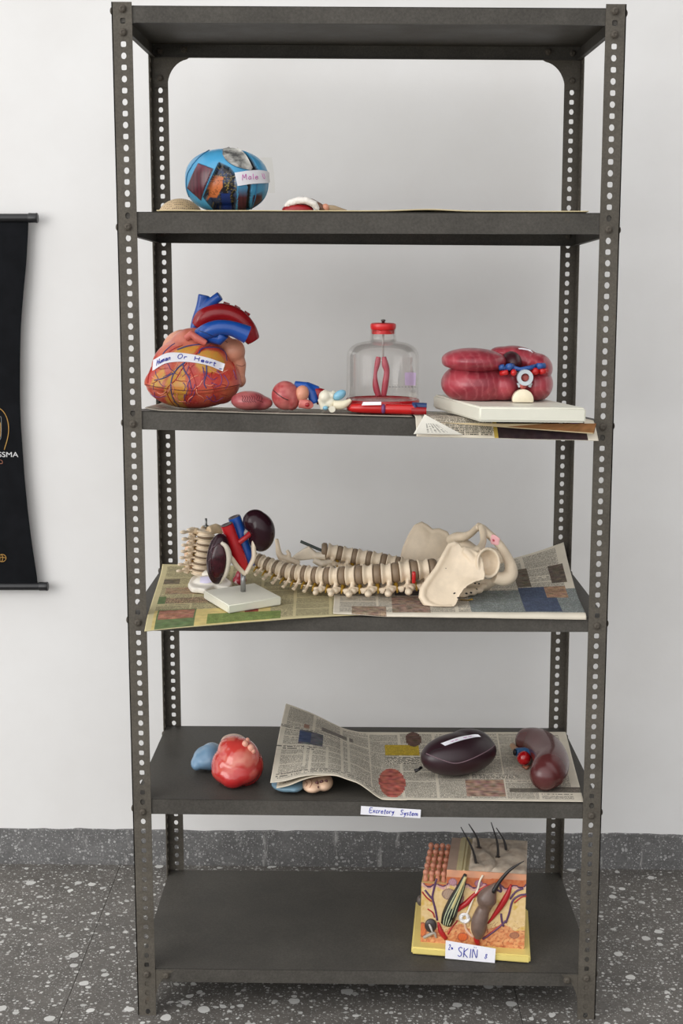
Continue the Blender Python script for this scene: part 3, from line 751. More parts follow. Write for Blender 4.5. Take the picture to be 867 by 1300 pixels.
aorta = [(*at(a, b_, Y), r*k) for a, b_, Y, r in ((250,415,Yv+.012,8), (258,405,Yv+.012,12), (272,398.5,Yv+.013,13), (288,398.5,Yv+.016,12.5), (302,405,Yv+.02,12.5), (313,417,Yv+.024,12), (319,428,Yv+.026,10.5), (322,433,Yv+.027,9))]
q = spline(aorta, 6); mb = MB().tube([a[:3] for a in q], [a[3] for a in q], 24)
build('aorta', remesh(mb, .002, 4), M['deepred'], heart, label='dark red aortic arch')
mb = []
for a, b_, a2, b2 in ((286,390,288,384), (299,394,302,389), (311,402,314.5,396.5)): mb.append(MB().tube([at(a,b_,Yv+.035), at(a2,b2,Yv+.035)], 4.2*k, 14))
parts('artery_stub', mb, M['deepred'], heart, label='short red artery stub', sharp=50)
pul = [(*at(a, b_, Y), r*k) for a, b_, Y, r in ((250,424,Yv-.03,6), (262,421,Yv-.036,10), (277,416.5,Yv-.04,10), (293,417,Yv-.04,9.5), (306,421.5,Yv-.038,10.5), (314,425,Yv-.036,11.5))]
q = spline(pul, 6); build('pulmonary_artery', MB().tube([a[:3] for a in q], [a[3] for a in q], 24), M['blue'], heart, label='blue pulmonary artery with a cut end', sharp=50)
mb = MB(); mb.tube([at(262,427,Yv-.03), at(279,431,Yv-.034), at(283,424,Yv-.038)], [7*k, 7*k, 8*k], 16); build('pulmonary_root', mb, M['blue'], heart)
mb = MB().tube(wrap(MB().tube([a[:3] for a in q], [a[3] for a in q], 24).bvh(), [(252,419.5),(262,423),(271,427)], .0001), .0005, 6); build('crease', mb, M['dark'], heart)
pm, Q = paper_on(hb, [(194.5,471),(211,461.5),(235,459.5),(262,463.5),(282.5,472)], [(196,457),(213,448.5),(236,449),(262,454),(285.5,462)], 40, 6, .0015)
lb = build('paper_label', pm, M['paper'], heart, label='white paper strip reading Human Or Heart in blue handwriting', norm=False)
mb = MB()
def QQ(s, t): return Q(s, t)
mb.join(write('Human', .5, QQ, .0008, .07, .26, total=.25)).join(write('Or', .52, QQ, .0008, .40, .34, total=.13)).join(write('Heart', .5, QQ, .0008, .605, .28, total=.28)).join(write(',', .4, QQ, .0008, .93, .2))
build('handwriting', mb, M['ink_blue'], lb, label='blue handwriting')

# ---------------------------------------------------------------- loose pieces beside it
def rest(px, py, i, Y): p = at(px, py, Y); return p, zs(i, p.x, Y)
p, z = rest(320, 508, 2, .075); z += .0048; k = 1/ppm(p)
g = remesh(MB().ell(V((p.x-.006, p.y, z+.0185)), (23*k, .034, .0185)).ell(V((p.x+.014, p.y+.004, z+.014)), (17*k, .026, .014)), .002, 6); g.v = [V((q.x, q.y, max(q.z, z))) for q in g.v]
lp = build('heart_piece', g, M['gloss'], cols=lambda p, n: mixc(S(158, 74, 78), S(184, 104, 102), .5+fbm(p, 40)*1.4))
tag(lp, 'flat dusky pink organ piece with dark scribbles beside the big heart', 'anatomical model')
gb = g.bvh(); mb = MB(); rr = random.Random(5)
for i_ in range(9):
    x = 307+i_*3.0; y = 502+rr.uniform(-1, 1); q = wrap(gb, [(x, y), (x+1.5, y+3), (x+.5, y+6), (x+3, y+8)], .0002)
    if len(q) > 2: mb.tube(q, .0006, 5)
build('pen_marks', mb, mat('dark red ink', S(92, 30, 36), .6), lp)
Yl = .07; p, z = rest(372, 505, 2, Yl); z += .0048; k = 1/ppm(p)
lo = thing('small_heart_model', 'small pink heart model lying on its side with blue and red vessels', 'anatomical model', (p.x, Yl, z))
def LL(px, py, dy=0): return at(px, py, Yl+dy)
vt = remesh(MB().ell(LL(362, 502), (17.5*k, .03, 18.6*k)).ell(LL(370, 506), (11*k, .026, 15*k)), .0018, 5); vt.v = [V((q.x, q.y, max(q.z, z))) for q in vt.v]
build('ventricle', vt, M['gloss'], lo, lambda p, n: mixc(S(168, 66, 68), S(196, 110, 104), .5+fbm(p, 50)*1.3))
build('seam', MB().tube(wrap(vt.bvh(), [(345.5,494),(352,500),(360,505.5),(366,508)], .0001), .0008, 6), M['dark'], lo)
build('blue_vessel', remesh(MB().tube([LL(374,490,.01), LL(388,491,.008), LL(396,500,.004), LL(400,512,.002)], [.010, .010, .010, .009], 14).tube([LL(388,492,.012), LL(404,497,.014)], [.012, .010], 14), .0018, 3), M['blue'], lo, label='blue vessel piece')
build('red_vessel', MB().tube([LL(394,497,.012), LL(406,500,.012), LL(409,512,.008)], [.011, .013, .010], 14), M['deepred'], lo, label='dark red vessel piece')
build('atrium', remesh(MB().ell(LL(383,500,-.006), (.014, .016, .0165), Matrix.Rotation(.3, 3, 'Y')), .0018, 3), M['peach'], lo)
build('stub', remesh(MB().tube([LL(380,511,-.01), LL(393,514,-.012), LL(394,513.5,-.014)], [.0105, .0085, .0078], 14), .0014, 2), mat('pink plastic', S(206, 116, 108), .35), lo)
build('stub_hole', MB().tube([LL(391,513.5,-.0135), LL(394.6,514,-.0135)], .0045, 12), M['dark'], lo) if False else build('stub_hole', MB().ell(LL(390,514,-.0215), (.0045, .002, .004)), M['deepred'], lo)
Yb = .055; p, z = rest(422, 512, 2, Yb); z += .0045; k = 1/ppm(p)
bp_ = thing('inner_ear_model', 'small cream bony piece with pale blue bead left of the clear jar', 'anatomical model', (p.x, Yb, z))
def BL(px, py, dy=0): return at(px, py, Yb+dy)
M['ivory'] = mat('ivory plastic', S(222, 216, 196), .35, vary=.06)
blk = remesh(MB().ell(BL(413,504), (.013, .014, .013)).ell(BL(419,511), (.013, .012, .011)).tube([BL(408,506), BL(412,519)], .008, 12).tube([BL(410,499), BL(424,503,-.004)], .007, 12), .0014, 3)
blk.v = [V((q.x, q.y, max(q.z, z))) for q in blk.v]
build('bone_block', blk, M['ivory'], bp_)
build('peg', MB().tube([BL(421,497.5), BL(424,500)], .0052, 14).tube([BL(421,519.5,-.008), BL(421.6,519.5,-.020)], .0062, 16), M['ivory'], bp_, sharp=50)
build('blue_bead', MB().ell(BL(431,501.5,-.006), (.0135, .009, .0085), Matrix.Rotation(-.55, 3, 'Y')).ell(BL(413,518,-.01), (.005, .005, .004)), mat('pale blue plastic', S(126, 180, 204), .25), bp_, label='pale blue bead')
tk = spline([(*BL(424,514,-.01), .0085), (*BL(434,514,-.012), .0085), (*BL(441,511,-.012), .006), (*BL(445.5,507.5,-.012), .003)], 6)
build('tusk', MB().tube([q[:3] for q in tk], [q[3] for q in tk], 14), mat('pale cream plastic', S(228, 218, 190), .35), bp_, label='curved cream horn')

# ---------------------------------------------------------------- bell jar lung model
Yj = .135; jc = at(485.5, 500, Yj); z0 = zs(2, jc.x, Yj)+.0075; j0 = V((jc.x, Yj, z0)); k = 1/ppm(jc)
jar = thing('bell_jar_lung_model', 'clear bell jar with red lid and red base holding two pink lung tubes', 'anatomical model', j0)
build('base', MB().lathe([(.060, 0), (.069, .002), (.0715, .010), (.0725, .0215), (.0705, .0245), (.068, .0225), (.05, .0205), (1e-7, .0195)], j0, 64), mat('red glossy base', S(172, 24, 30), .2), jar, sharp=50)
prof = [(.0695, .0225), (.0705, .03), (.0706, .105)]+[(.0256+.045*math.cos(a)**.8 if math.cos(a) > 0 else .0256, .105+.030*math.sin(a)) for a in [PI/2*t/10 for t in range(1, 10)]]+[(.0268, .1365), (.0252, .142), (.025, .158)]
inn = [(r-.0016, z) for r, z in prof][::-1]
build('jar', MB().lathe(prof+inn, j0, 72, close=True), M['glass'], jar, label='clear plastic bell jar')
build('lid', MB().lathe([(.0225, .1575), (.0245, .160), (.025, .166), (.0242, .1695), (.02, .171), (1e-7, .171)], j0, 40).lathe([(.0222, .157), (.0222, .150), (.0195, .150), (.0195, .157)], j0, 40, close=True), mat('red lid', S(204, 34, 36), .3), jar, sharp=40, label='red lid')
build('pin', MB().lathe([(.003, .171), (.003, .1745), (.0045, .175), (.0045, .177), (.001, .178)], j0, 12), mat('dull metal', S(110, 108, 104), .35, .8), jar)
build('airway', MB().tube([j0+V((0, 0, .165)), j0+V((0, 0, .098))], .0022, 10).tube([j0+V((-.004, 0, .100)), j0+V((0, 0, .096)), j0+V((.004, 0, .100))], .0025, 8), mat('clear grey tube', S(186, 182, 178), .2), jar)
for nm, pts, rad in (('lung', ((480.5,453),(479,462),(476.5,475),(477,490),(480.5,503)), (.0048, .0055, .0036, .0062, .0058)), ('lung', ((487.5,453),(489,463),(491,472),(489,488),(487,503)), (.0042, .0068, .0058, .0064, .0052))):
    q = spline([(*at(a, b_, Yj), r) for (a, b_), r in zip(pts, rad)], 6); build(nm, MB().tube([a[:3] for a in q], [a[3] for a in q], 14), mat('pink rubber', S(168, 58, 74), .4), jar)
bvj = MB().lathe(prof, j0, 72).bvh()
pm, Q = paper_on(bvj, [(514,489),(521,489.5),(527,489)], [(513.5,473),(521,472.5),(527.5,473)], 8, 8, .0004)
build('sticker', pm, mat('lilac film', S(206, 188, 220), .6), jar, label='faded lilac sticker', norm=False)
mb = MB()
for x in range(494, 528, 4):
    q = wrap(bvj, [(x, 491), (x+1.6, 491.2)], .0002)
    if len(q) > 1: mb.tube(q, .0005, 5)
build('pen_marks', mb, mat('grey ink', S(90, 80, 96), .6), jar)
# red tube lying before the jar
Yt = .035; t0 = at(490, 518, Yt)
tb = thing('vessel_tube_model', 'red tube with blue and red cut ends lying before the clear jar', 'anatomical model', (t0.x, Yt, zs(2, t0.x, Yt)+.003))
def TT(px, r=.0095, dy=0, dz=0): x = at(px, 518, Yt).x; return V((x, Yt+dy, zs(2, x, Yt)+.0052+r+dz))
build('tube', MB().tube([TT(443.5,.006,.012), TT(447,.0085,.01), TT(462,.0095,.004), TT(486,.0095), TT(488,.0085), TT(490,.0095), TT(526,.0095,-.002)], [.004, .008, .0095, .0095, .0078, .0095, .0095], 20), M['red'], tb, sharp=40)
build('joint', MB().ell(TT(486.5)+V((0, -.005, 0)), (.0045, .007, .009)), mat('violet joint', S(110, 60, 110), .4), tb)
build('blue_end', MB().tube([TT(523,.0095,.004,.006), TT(541.5,.0095,.004,.005)], [.007, .0075], 16).ell(TT(526,.0095,-.002,.004), (.006, .008, .008)), mat('navy plastic', S(34, 58, 104), .35), tb, sharp=50, label='navy blue cut end')
build('red_end', MB().tube([TT(522,.0075,-.006), TT(541,.0075,-.006)], [.0075, .007], 16), M['deepred'], tb, sharp=50, label='dark red cut end')
def TS(s, t): return at(458+s, 514-t, Yt-.0105)
build('paper_label', MB().hexa([at(459,514.6,Yt-.0098), at(484,514.2,Yt-.0098), at(484,514.2,Yt-.0092), at(459,514.6,Yt-.0092), at(461,510.2,Yt-.007), at(484,510,Yt-.007), at(484,510,Yt-.0064), at(461,510.2,Yt-.0064)]), M['paper'], tb, smooth=False, label='narrow white paper strip')

# ---------------------------------------------------------------- lungs on a white board, overhanging newspaper
Bf = at(608, 535.5, -.105); zl = Bf.z; u1, u2, th = V((.193, .012, -.0022)), V((-.066, .285, -.003)), .027
lung = thing('lung_model', 'pair of pink-red lungs with bronchus on a thick off-white board', 'anatomical model', Bf+(u1+u2)*.5)
bd = MB().hexa([Bf, Bf+u1, Bf+u1+u2, Bf+u2, Bf+V((0,0,th)), Bf+u1+V((0,0,th)), Bf+u1+u2+V((0,0,th)), Bf+u2+V((0,0,th))])
bm = bmesh.new(); me = bd.mesh(); bm.from_mesh(me); bmesh.ops.bevel(bm, geom=[e for e in bm.edges], offset=.0035, segments=3, affect='EDGES'); bm.verts.index_update(); bd = MB(); bd.v = [q.co.copy() for q in bm.verts]; bd.f = [tuple(q.index for q in f.verts) for f in bm.faces]; bm.free()
build('board', bd, M['white_base'], lung, sharp=40)
zt = zl+th-.0005; Yc = .075; k = 1/ppm((.3, Yc, 1.25))
def U(px, py, dy=0): return at(px, py, Yc+dy)
def lungcol(p, n):
    f = fbm(p, 22); s_ = math.sin((p.x*1.0+p.z*.25)*420+f*5)
    return mixc(mixc(S(136, 42, 54), S(170, 66, 76), .5+f*1.5), S(200, 116, 120), max(0, s_)**4*.35)
def lobe(es, vox=.0026, sm=6):
    mb = MB()
    for a, b_, dy, r, rot in es: mb.ell(U(a, b_, dy), (r[0]*k, r[1], r[2]*k), Matrix.Rotation(rot, 3, 'Y'), 36, 20)
    g = remesh(mb, vox, sm); g.v = [V((q.x, q.y, max(q.z, zt))) for q in g.v]; return g
build('lower_lobe', lobe([(604,486.5,0,(44.5,.078,27.5),0), (636,488,-.004,(26,.064,22.5),0)], sm=6), M['gloss'], lung, lungcol)
build('upper_lobe', lobe([(602,457.5,-.014,(41.5,.078,15.5),.03), (580,459,-.010,(19,.06,8),-.12)], sm=10), M['gloss'], lung, lungcol)
build('lower_lobe', lobe([(676,487,.005,(25.5,.07,24),0), (660,492,.02,(22,.05,19),0)], sm=10), M['gloss'], lung, lungcol)
build('upper_lobe', lobe([(662,456,.028,(31,.058,15.5),.30), (683,466,.008,(18.5,.066,17),.75), (642,448,.035,(20,.04,8),.1)], sm=10), M['gloss'], lung, lungcol)
mb = MB(); mb.ell(U(649, 460, -.012), (13*k, .045, 14*k)); build('hilum', mb, mat('dark maroon plastic', S(60, 20, 28), .4), lung)
M['lblue'] = mat('mid blue plastic', S(44, 84, 150), .3)
mb = MB().tube([U(634,466.5,-0.065), U(640,466,-0.068)], 3.6*k, 14).tube([U(645,466,-0.074), U(650,465,-.06)], 4.2*k, 14).tube([U(649,466,-0.065), U(660,469,-0.066), U(672,467,-0.065), U(682,464.5,-.05)], [2.8*k, 2.6*k, 2.8*k, 3.2*k], 14).tube([U(682,465,-0.062), U(691,464.5,-0.055)], 3.9*k, 14).tube([U(638,468,-0.066), U(646,467,-.06)], 3*k, 12)
build('pulmonary_artery', mb, M['lblue'], lung, label='blue branching vessel')
parts('pulmonary_vein', [MB().tube([U(635,474,-0.067), U(645,472.5,-0.073)], 3.2*k, 14), MB().ell(U(652,473,-0.076), (3.8*k, .007, 4.2*k)), MB().ell(U(679.5,471.5,-.06), (5*k, .008, 4.8*k)).tube([U(670,474,-.05), U(680,472,-0.066)], 2.6*k, 12), MB().tube([U(686,472,-0.065), U(694,470.5,-0.055)], 3.4*k, 14)], M['red'], lung, label='red vessel stub')
ct = U(666, 479, -.07); rot = Matrix.Rotation(PI/2, 3, 'X')
build('trachea', MB().lathe([(5.2*k, -.006), (9.6*k, -.006), (10*k, -.002), (9.8*k, .010), (5.2*k, .010)], ct, 32, rot, True).tube([U(658,486,-.069), U(660,491,-.068)], 2.2*k, 10).tube([U(674,486,-.069), U(672,491,-.068)], 2.2*k, 10), mat('grey plastic', S(186, 194, 198), .3), lung, sharp=40, label='pale grey tracheal ring')
build('esophagus', MB().ell(U(667, 479.5, -.066), (5*k, .004, 5*k)).tube([U(664,489,-.064), U(664,489.5,-.072)], 4.4*k, 16).ell(U(664,489,-.073), (2.2*k, .002, 2.2*k)), mat('coral plastic', S(190, 96, 88), .4), lung)
vc = U(663, 507, -.066); hd = MB().lathe([(1e-7, -.008), (11*k, -.008), (13*k, -.004), (13*k, .012), (11*k, .014)], vc, 36, rot); hd.v = [V((q.x, q.y, max(q.z, zt))) for q in hd.v]
build('vertebra', hd, mat('cream plastic', S(230, 218, 190), .4), lung, sharp=50, label='cream half-round vertebra')
lbv = MB().ell(U(660,456,.03), (31*k, .055, 15*k), Matrix.Rotation(.25, 3, 'Y')).ell(U(683,468,.012), (19*k, .06, 19*k), Matrix.Rotation(.6, 3, 'Y')).bvh()
pm, Q = paper_on(lbv, [(662,447.5),(668,448),(676,449)], [(657,443),(664,443),(672,445)], 8, 4, .002)
build('paper_label', pm, M['paper'], lung, label='small white paper label', norm=False)
# newspaper wad under the board, folded over the lip
def wad(x0, x1, seed, hang, out, thick_y=0):
    def P(u, v):
        x = x0+(x1-x0)*u
        s_ = (1-v)*.33-.03     # from deep in the shelf (v=0) to the hanging hem (v=1)
        y = .30*(1-v)-.062*v**1.5*1.0
        z = zs(2, x, max(0, y))+.0028
        if y < 0: z += hang*(-y/.062)**1.4
        return lean((x, y-out*v, z+.0006*noise.noise(V((x*14, y*10, seed)))))
    return P
YW = S(204, 190, 158); DK = S(62, 48, 50)
B = layout(.33, .36, 21, .2, cols=5, photos=0)
B += [(.155, .305, .33, .36, DK, 0, .01, .25), (.15, .305, .157, .36, S(196, 168, 80), 0, .01, 0), (.302, .318, .318, .332, S(80, 60, 120), 0, .01, .2)]
rw = random.Random(6)
for i_ in range(5): B.append((.012+i_*.028, .262, .036+i_*.028, .356, S(202, 192, 172), .95, .0040, 0))
for i_ in range(16): x = .172+i_*.0078; B.append((x, .312+rw.uniform(0, .001), x+rw.uniform(.004, .0065), .319-rw.uniform(0, .0015), S(196, 190, 182), 0, .01, 0))
for i_ in range(9): x = .212+i_*.0098; B.append((x, .327, x+rw.uniform(.005, .008), .336-rw.uniform(0, .002), S(186, 180, 174), 0, .01, 0))
wadp = sheet('newspaper', wad(.088, .418, 2, -.030, .006), .35, .36, B, NP, .0025, .0012, 'folded newspaper hanging over the shelf lip under the lung board')
def cornr(u, v):   # turned back corner lying over it
    a, b_, c_ = at(539, 526, -.072), at(525, 551, -.078), at(588, 552, -.074)
    u2_ = u*(1-.35*v) if False else u
    p = a*(1-u)*(1)+b_*u; q = a*(1-u)+c_*u
    return p*(1-v)+q*v+V((0, -.004*math.sin(PI*min(1, u))*.6, 0))
sheet('turned_corner', cornr, .05, .06, [(.022, .014, .046, .044, None, .55, .0055, 0)], S(226, 222, 210), .0025, .0006, 'white turned-back corner', None, parent=wadp)
def brown(u, v):
    a, b_ = at(648, 538, -.066), at(757, 537.5, -.066); c_, d = at(560, 536.5, -.069), at(754, 551, -.069)
    return (a*(1-u)+b_*u)*v+(c_*(1-u)+d*u)*(1-v)
sheet('magazine', brown, .25, .03, [(.10, .004, .25, .03, S(140, 98, 62), 0, .01, .15)], S(208, 188, 150), .003, .0016, 'brown printed magazine sheet wedged under the right end of the lung board', 'magazine')
# ---------------------------------------------------------------- newspapers on the spine shelf
def find_uv(P, px, py, n=80):
    best = None
    for a in range(n+1):
        for b_ in range(n+1):
            q = proj(P(a/n, b_/n)); d = (q[0]-px)**2+(q[1]-py)**2
            if best is None or d < best[0]: best = (d, a/n, b_/n)
    return best[1], best[2]
def blw(P, su, sv, px, py, w, h, col, ts=0, pitch=.004, nz=0):
    u0, v0 = find_uv(P, px, py); return (u0*su, v0*sv, u0*su+w, v0*sv+h, col, ts, pitch, nz)
def blk(P, su, sv, x0, y0, x1, y1, col, ts=0, pitch=.004, nz=0):
    u0, v0 = find_uv(P, x0, y1); u1, v1 = find_uv(P, x1, y0)
    return (min(u0, u1)*su, min(v0, v1)*sv, max(u0, u1)*su, max(v0, v1)*sv, col, ts, pitch, nz)
YEL_P = S(202, 190, 148)
def lefts4(u, v):
    yf = -.085*(1-u)**1.2+.010*u; x0 = -.4125-.038*v; x = x0+(.01-x0)*u; y = yf+(.455-yf)*v
    z = zs(3, x, max(0, y))+.0036+.0006*noise.noise(V((x*11, y*11, 1)))
    if y < 0: z -= .0095*(-y/.085)**1.3
    z += .010*max(0, (v-.82)/.18)**2*(1-u)
    return V((x+KX*z, y, z))
su, sv = .43, .53; GRN = S(104, 120, 82); RDD = S(160, 84, 66)
B = layout(su, sv, 12, .3, cols=6, photos=0, paper=YEL_P)
B += [blk(lefts4, su, sv, *q) for q in ((190,770,344,802,S(206,186,124),0,.01,.1), (193,772,250,799,GRN,0,.01,.2), (202,773,247,788,S(172,122,100),.3,.004,.3), (262,775,357,792,S(128,144,82),.4,.004,.15), (208,757,282,766,S(186,160,128),.9,.005,.2), (200,757,212,767,GRN,0,.01,.2), (208,745,270,754,S(176,150,120),.5,.004,.3), (206,735,228,741,S(110,100,84),0,.01,.3), (312,770,328,777,S(150,70,58),.5,.003,.4))]
sheet('newspaper', lefts4, su, sv, B, YEL_P, .0029, .0022, 'yellowed green-printed newspaper under the kidney stand, overhanging the left shelf edge')
def rights4(u, v):
    x = -.065+(.416+.065)*u+(.024*v*u); y = .002+.466*v
    z = zs(3, x, y)+.0072+.0006*noise.noise(V((x*12, y*12, 7)))
    z += .055*max(0, (u-.55)/.45)**1.6*max(0, (v-.25)/.75)**1.5
    d = max(0, 1-v/.012); e_ = min(1, u*5); y -= .0065*min(1, d*1.6)*e_; z -= .010*d*d*(.35+.65*u)*e_
    return V((x+KX*z, y, z))
su, sv = .49, .49
B = layout(su, sv, 31, .35, cols=6, photos=1)
B += [blk(rights4, su, sv, *q) for q in ((600,745,736,777,S(148,154,150),.55,.006,.1), (668,744,704,776,S(84,94,116),.4,.008,.12), (696,744,716,758,S(178,142,116),.4,.005,.3), (500,757,545,780,S(160,136,120),.3,.006,.4), (655,722,668,746,S(118,106,92),.4,.004,.3), (700,716,712,740,S(112,100,88),.4,.004,.3), (445,770,490,784,S(176,152,130),.6,.004,.3))]
sheet('newspaper', rights4, su, sv, B, NP, .0024, .0016, 'grey newspaper with a blue advert under the pelvis, its back right corner curling up')

# ---------------------------------------------------------------- vertebrae
M['disc'] = mat('brown disc rubber', S(136, 116, 94), .6, vary=.12)
M['nerve'] = mat('mustard nerve rubber', S(178, 140, 48), .5, vary=.15)
def vertebra_mesh(kind, seed):
    """unit vertebra: body radius 1, axis z, front +y; posterior arch and processes"""
    mb = MB(); rnd = random.Random(seed); h = .72
    mb.lathe([(.01, -h), (.95, -h), (1.06, -h*.92), (1.0, -h*.62), (.84, -h*.2), (.82, h*.1), (.95, h*.6), (1.06, h*.92), (.95, h), (.01, h)], n=28)
    mb.v = [V((p.x*1.12, p.y*.92, p.z)) for p in mb.v]
    for s in (-1, 1):
        mb.tube([V((.55*s, -.55, .3)), V((.72*s, -1.2, .22)), V((.62*s, -1.7, 0))], [.34, .32, .36], 12)                     # pedicle and lamina
        mb.tube([V((.62*s, -1.6, 0)), V((.1*s, -2.0, -.15))], [.34, .32], 12)
        if kind == 'lumbar':
            mb.ell(V((.90*s, -1.6, .72)), (.46, .5, .56)).ell(V((.74*s, -2.0, -.72)), (.42, .5, .56))                      # facets
            mb.tube([V((.7*s, -1.15, .1)), V((1.35*s, -1.45, .12)), V((2.45*s, -1.7, .1))], [.34, .32, .42], 12).ell(V((2.35*s, -1.75, .12)), (.5, .62, .52)).ell(V((1.35*s, -1.6, .55)), (.42, .6, .5))
        else:
            mb.ell(V((.70*s, -1.5, .7)), (.3, .24, .45)).ell(V((.62*s, -1.75, -.7)), (.3, .24, .45))
            mb.tube([V((.7*s, -1.25, .1)), V((1.4*s, -1.75, .15)), V((2.2*s, -2.05, .2))], [.36, .32, .46], 12)
    if kind == 'lumbar':
        mb.tube([V((0, -1.9, -.15)), V((0, -2.6, -.35)), V((0, -3.1, -.45))], [.30, .34, .46], 12, flat=1.7, up=(0, 0, 1))
    else:
        mb.tube([V((0, -1.8, -.1)), V((0, -2.5, -.7)), V((0, -3.2, -1.35))], [.32, .28, .24], 12, flat=1.4, up=(0, 0, 1))
    mb.v = [V((p.x, p.y if p.y > -.9 else -.9+(p.y+.9)*(.30 if abs(p.x) < 1.0 else .5), p.z)) for p in mb.v]
    g = remesh(mb, .075, 4); me = g.mesh('vertebra'); fix_normals(me); me.materials.append(M['bone'])
    me.polygons.foreach_set('use_smooth', [True]*len(me.polygons)); return me
VL, VT = vertebra_mesh('lumbar', 1), vertebra_mesh('thoracic', 2)
dm_ = MB().lathe([(.01, -1), (.80, -1), (.97, -.6), (1.0, 0), (.97, .6), (.80, 1), (.01, 1)], n=28); dm_.v = [V((p.x*1.1, p.y*.9, p.z)) for p in dm_.v]
DM = dm_.mesh('intervertebral_disc'); fix_normals(DM); DM.materials.append(M['disc']); DM.polygons.foreach_set('use_smooth', [True]*len(DM.polygons))
nm_ = remesh(MB().ell(V((0, 0, 0)), (.5, .5, .36)).tube([V((.2, 0, 0)), V((1.0, -.2, .12)), V((1.5, -.6, .2))], [.26, .24, .14], 10).tube([V((-.2, 0, 0)), V((-1.0, -.2, .12)), V((-1.5, -.6, .2))], [.26, .24, .14], 10), .07, 3)
NM = nm_.mesh('nerve_root'); fix_normals(NM); NM.materials.append(M['nerve']); NM.polygons.foreach_set('use_smooth', [True]*len(NM.polygons))
def inst(name, me, parent, loc, R3, sc):
    o = bpy.data.objects.new(name, me); COL.objects.link(o); o.parent = parent; ORG[o] = ORG[parent]
    mtx = Matrix.Translation(loc-ORG[parent]) @ R3.to_4x4() @ Matrix.Diagonal((*sc, 1)); o.matrix_local = mtx; return o
def column(root, st, front, kinds, gap=.42, nerves=True, last_disc=True):
    """st: [(centre, body radius)] along the column; front: direction the bodies face"""
    n = len(st)
    for i in range(n):
        p, r = st[i]; a = st[max(0, i-1)][0]; b = st[min(n-1, i+1)][0]
        T = (b-a).normalized(); A = (V(front)-T*V(front).dot(T)).normalized(); X = A.cross(T)
        R3 = Matrix((X, A, T)).transposed()
        nxt = st[i+1][0] if i < n-1 else p+(p-st[i-1][0]); d = (nxt-p).length; prv = (p-st[i-1][0]).length if i else d
        pitch = (d+prv)/2; hb_ = pitch*(1-gap)/2
        inst('vertebra', VL if kinds(i) else VT, root, p, R3, (r, r, hb_/.72))
        if i < n-1 or last_disc:
            q, rq = (st[i+1] if i < n-1 else (nxt, r)); md = (p+nxt)/2
            inst('intervertebral_disc', DM, root, md, R3, ((r+rq)/2*.98, (r+rq)/2*.98, d*gap/2*1.15))
            if nerves: inst('nerve_root', NM, root, md-A*r*1.12-T*d*.04, R3, (r*.8, r*.75, d*.36))
stn = [(303,699,.245,8), (313,704,.238,8.4), (324,709,.232,8.8), (335,713.5,.225,9.3), (346,718,.218,9.8), (357,722,.21,10.3), (369,725.5,.203,10.8), (381,727,.196,11.3), (394,729,.19,11.8), (408.5,730.5,.183,12.3), (425.5,731,.176,12.9), (445.5,730.5,.170,13.5), (467.5,729,.166,14), (490.5,728,.164,14.4), (513.5,725.5,.164,14.6), (537,723,.166,14.4)]
st = [(at(a, b_, Y), r/ppm(at(a, b_, Y))) for a, b_, Y, r in stn]
spine = thing('spine_and_pelvis_model', 'cream spine with pelvis lying across the newspapers, pelvis at its right end', 'anatomical model', V((.0, .17, zs(3, 0, .17)+.003)))
column(spine, st, (0, .02, 1), lambda i: i > 8)
build('herniated_disc', MB().rbox(at(525.3, 733, .128), (.0075, .012, .024), .003), M['red'], spine, label='red bulging disc tab')
# second column lying behind, rod sticking out of its left end
stn2 = [(421.5,700,.30,10.2), (440.5,704,.30,10.6), (459.5,707.5,.298,10.8), (478,710.5,.292,10.8), (496.5,714,.288,10.6), (513,717.5,.284,10.4)]
st2 = [(at(a, b_, Y), r/ppm(at(a, b_, Y))) for a, b_, Y, r in stn2]
col2 = thing('spine_section_model', 'shorter spine section lying behind the long spine with a metal rod at its left end', 'anatomical model', V((st2[2][0].x, .3, zs(3, 0, .3)+.003)))
column(col2, st2, (0, -.1, .99), lambda i: True, .36)
inst('intervertebral_disc', DM, col2, st2[0][0]-(st2[1][0]-st2[0][0])*.5, Matrix.Rotation(PI/2, 3, 'Y') @ Matrix.Rotation(PI/2, 3, 'Z'), (.0165, .0165, .006))
build('rod', MB().tube([at(381.5,687.3,.305), at(405,697.5,.30), at(412,700,.30)], .0032, 12), mat('dark metal rod', S(72, 78, 74), .3, .9), col2, sharp=50, label='dark metal rod')
Ys = .285
wedge = remesh(MB().plate([at(366,713,Ys), at(373,706,Ys), at(386,697,Ys), at(392,694,Ys), (at(398,700,Ys)), at(402,709,Ys), at(392,711,Ys), at(380,712,Ys)], V((0, .014, 0))).tube([at(392,697,Ys+.007), at(400,706,Ys+.007), at(413,706,Ys+.007)], [.006, .009, .009], 10).tube([at(398,711,Ys-.01), at(408,716,Ys-.012), at(420,714,Ys)], [.006, .008, .007], 10), .0016, 4)
build('spinous_process', wedge, mat('pale bone plastic', S(228, 214, 192), .5, vary=.08), col2)
Yr = .26
lp = [(*at(351,684,Yr), .0042), (*at(352.5,692,Yr), .0048), (*at(354,702,Yr), .0065), (*at(358,709,Yr), .008)]
hk = [(*at(358,708,Yr), .008), (*at(364,709,Yr), .0062), (*at(367,704,Yr), .0045), (*at(364,698.5,Yr), .0034)]
mb = MB()
for l in (lp, hk): q = spline(l, 5); mb.tube([a[:3] for a in q], [a[3] for a in q], 10)
mb.tube([at(358,708,Yr), at(372,712,Yr), at(380,716,Yr)], [.008, .007, .006], 10).ell(at(359,716,Yr), (.012, .012, .01)).tube([at(359,716,Yr), at(360,728,Yr)], [.009, .01], 10)
build('transverse_process', remesh(mb, .0016, 3), M['bone'], spine)
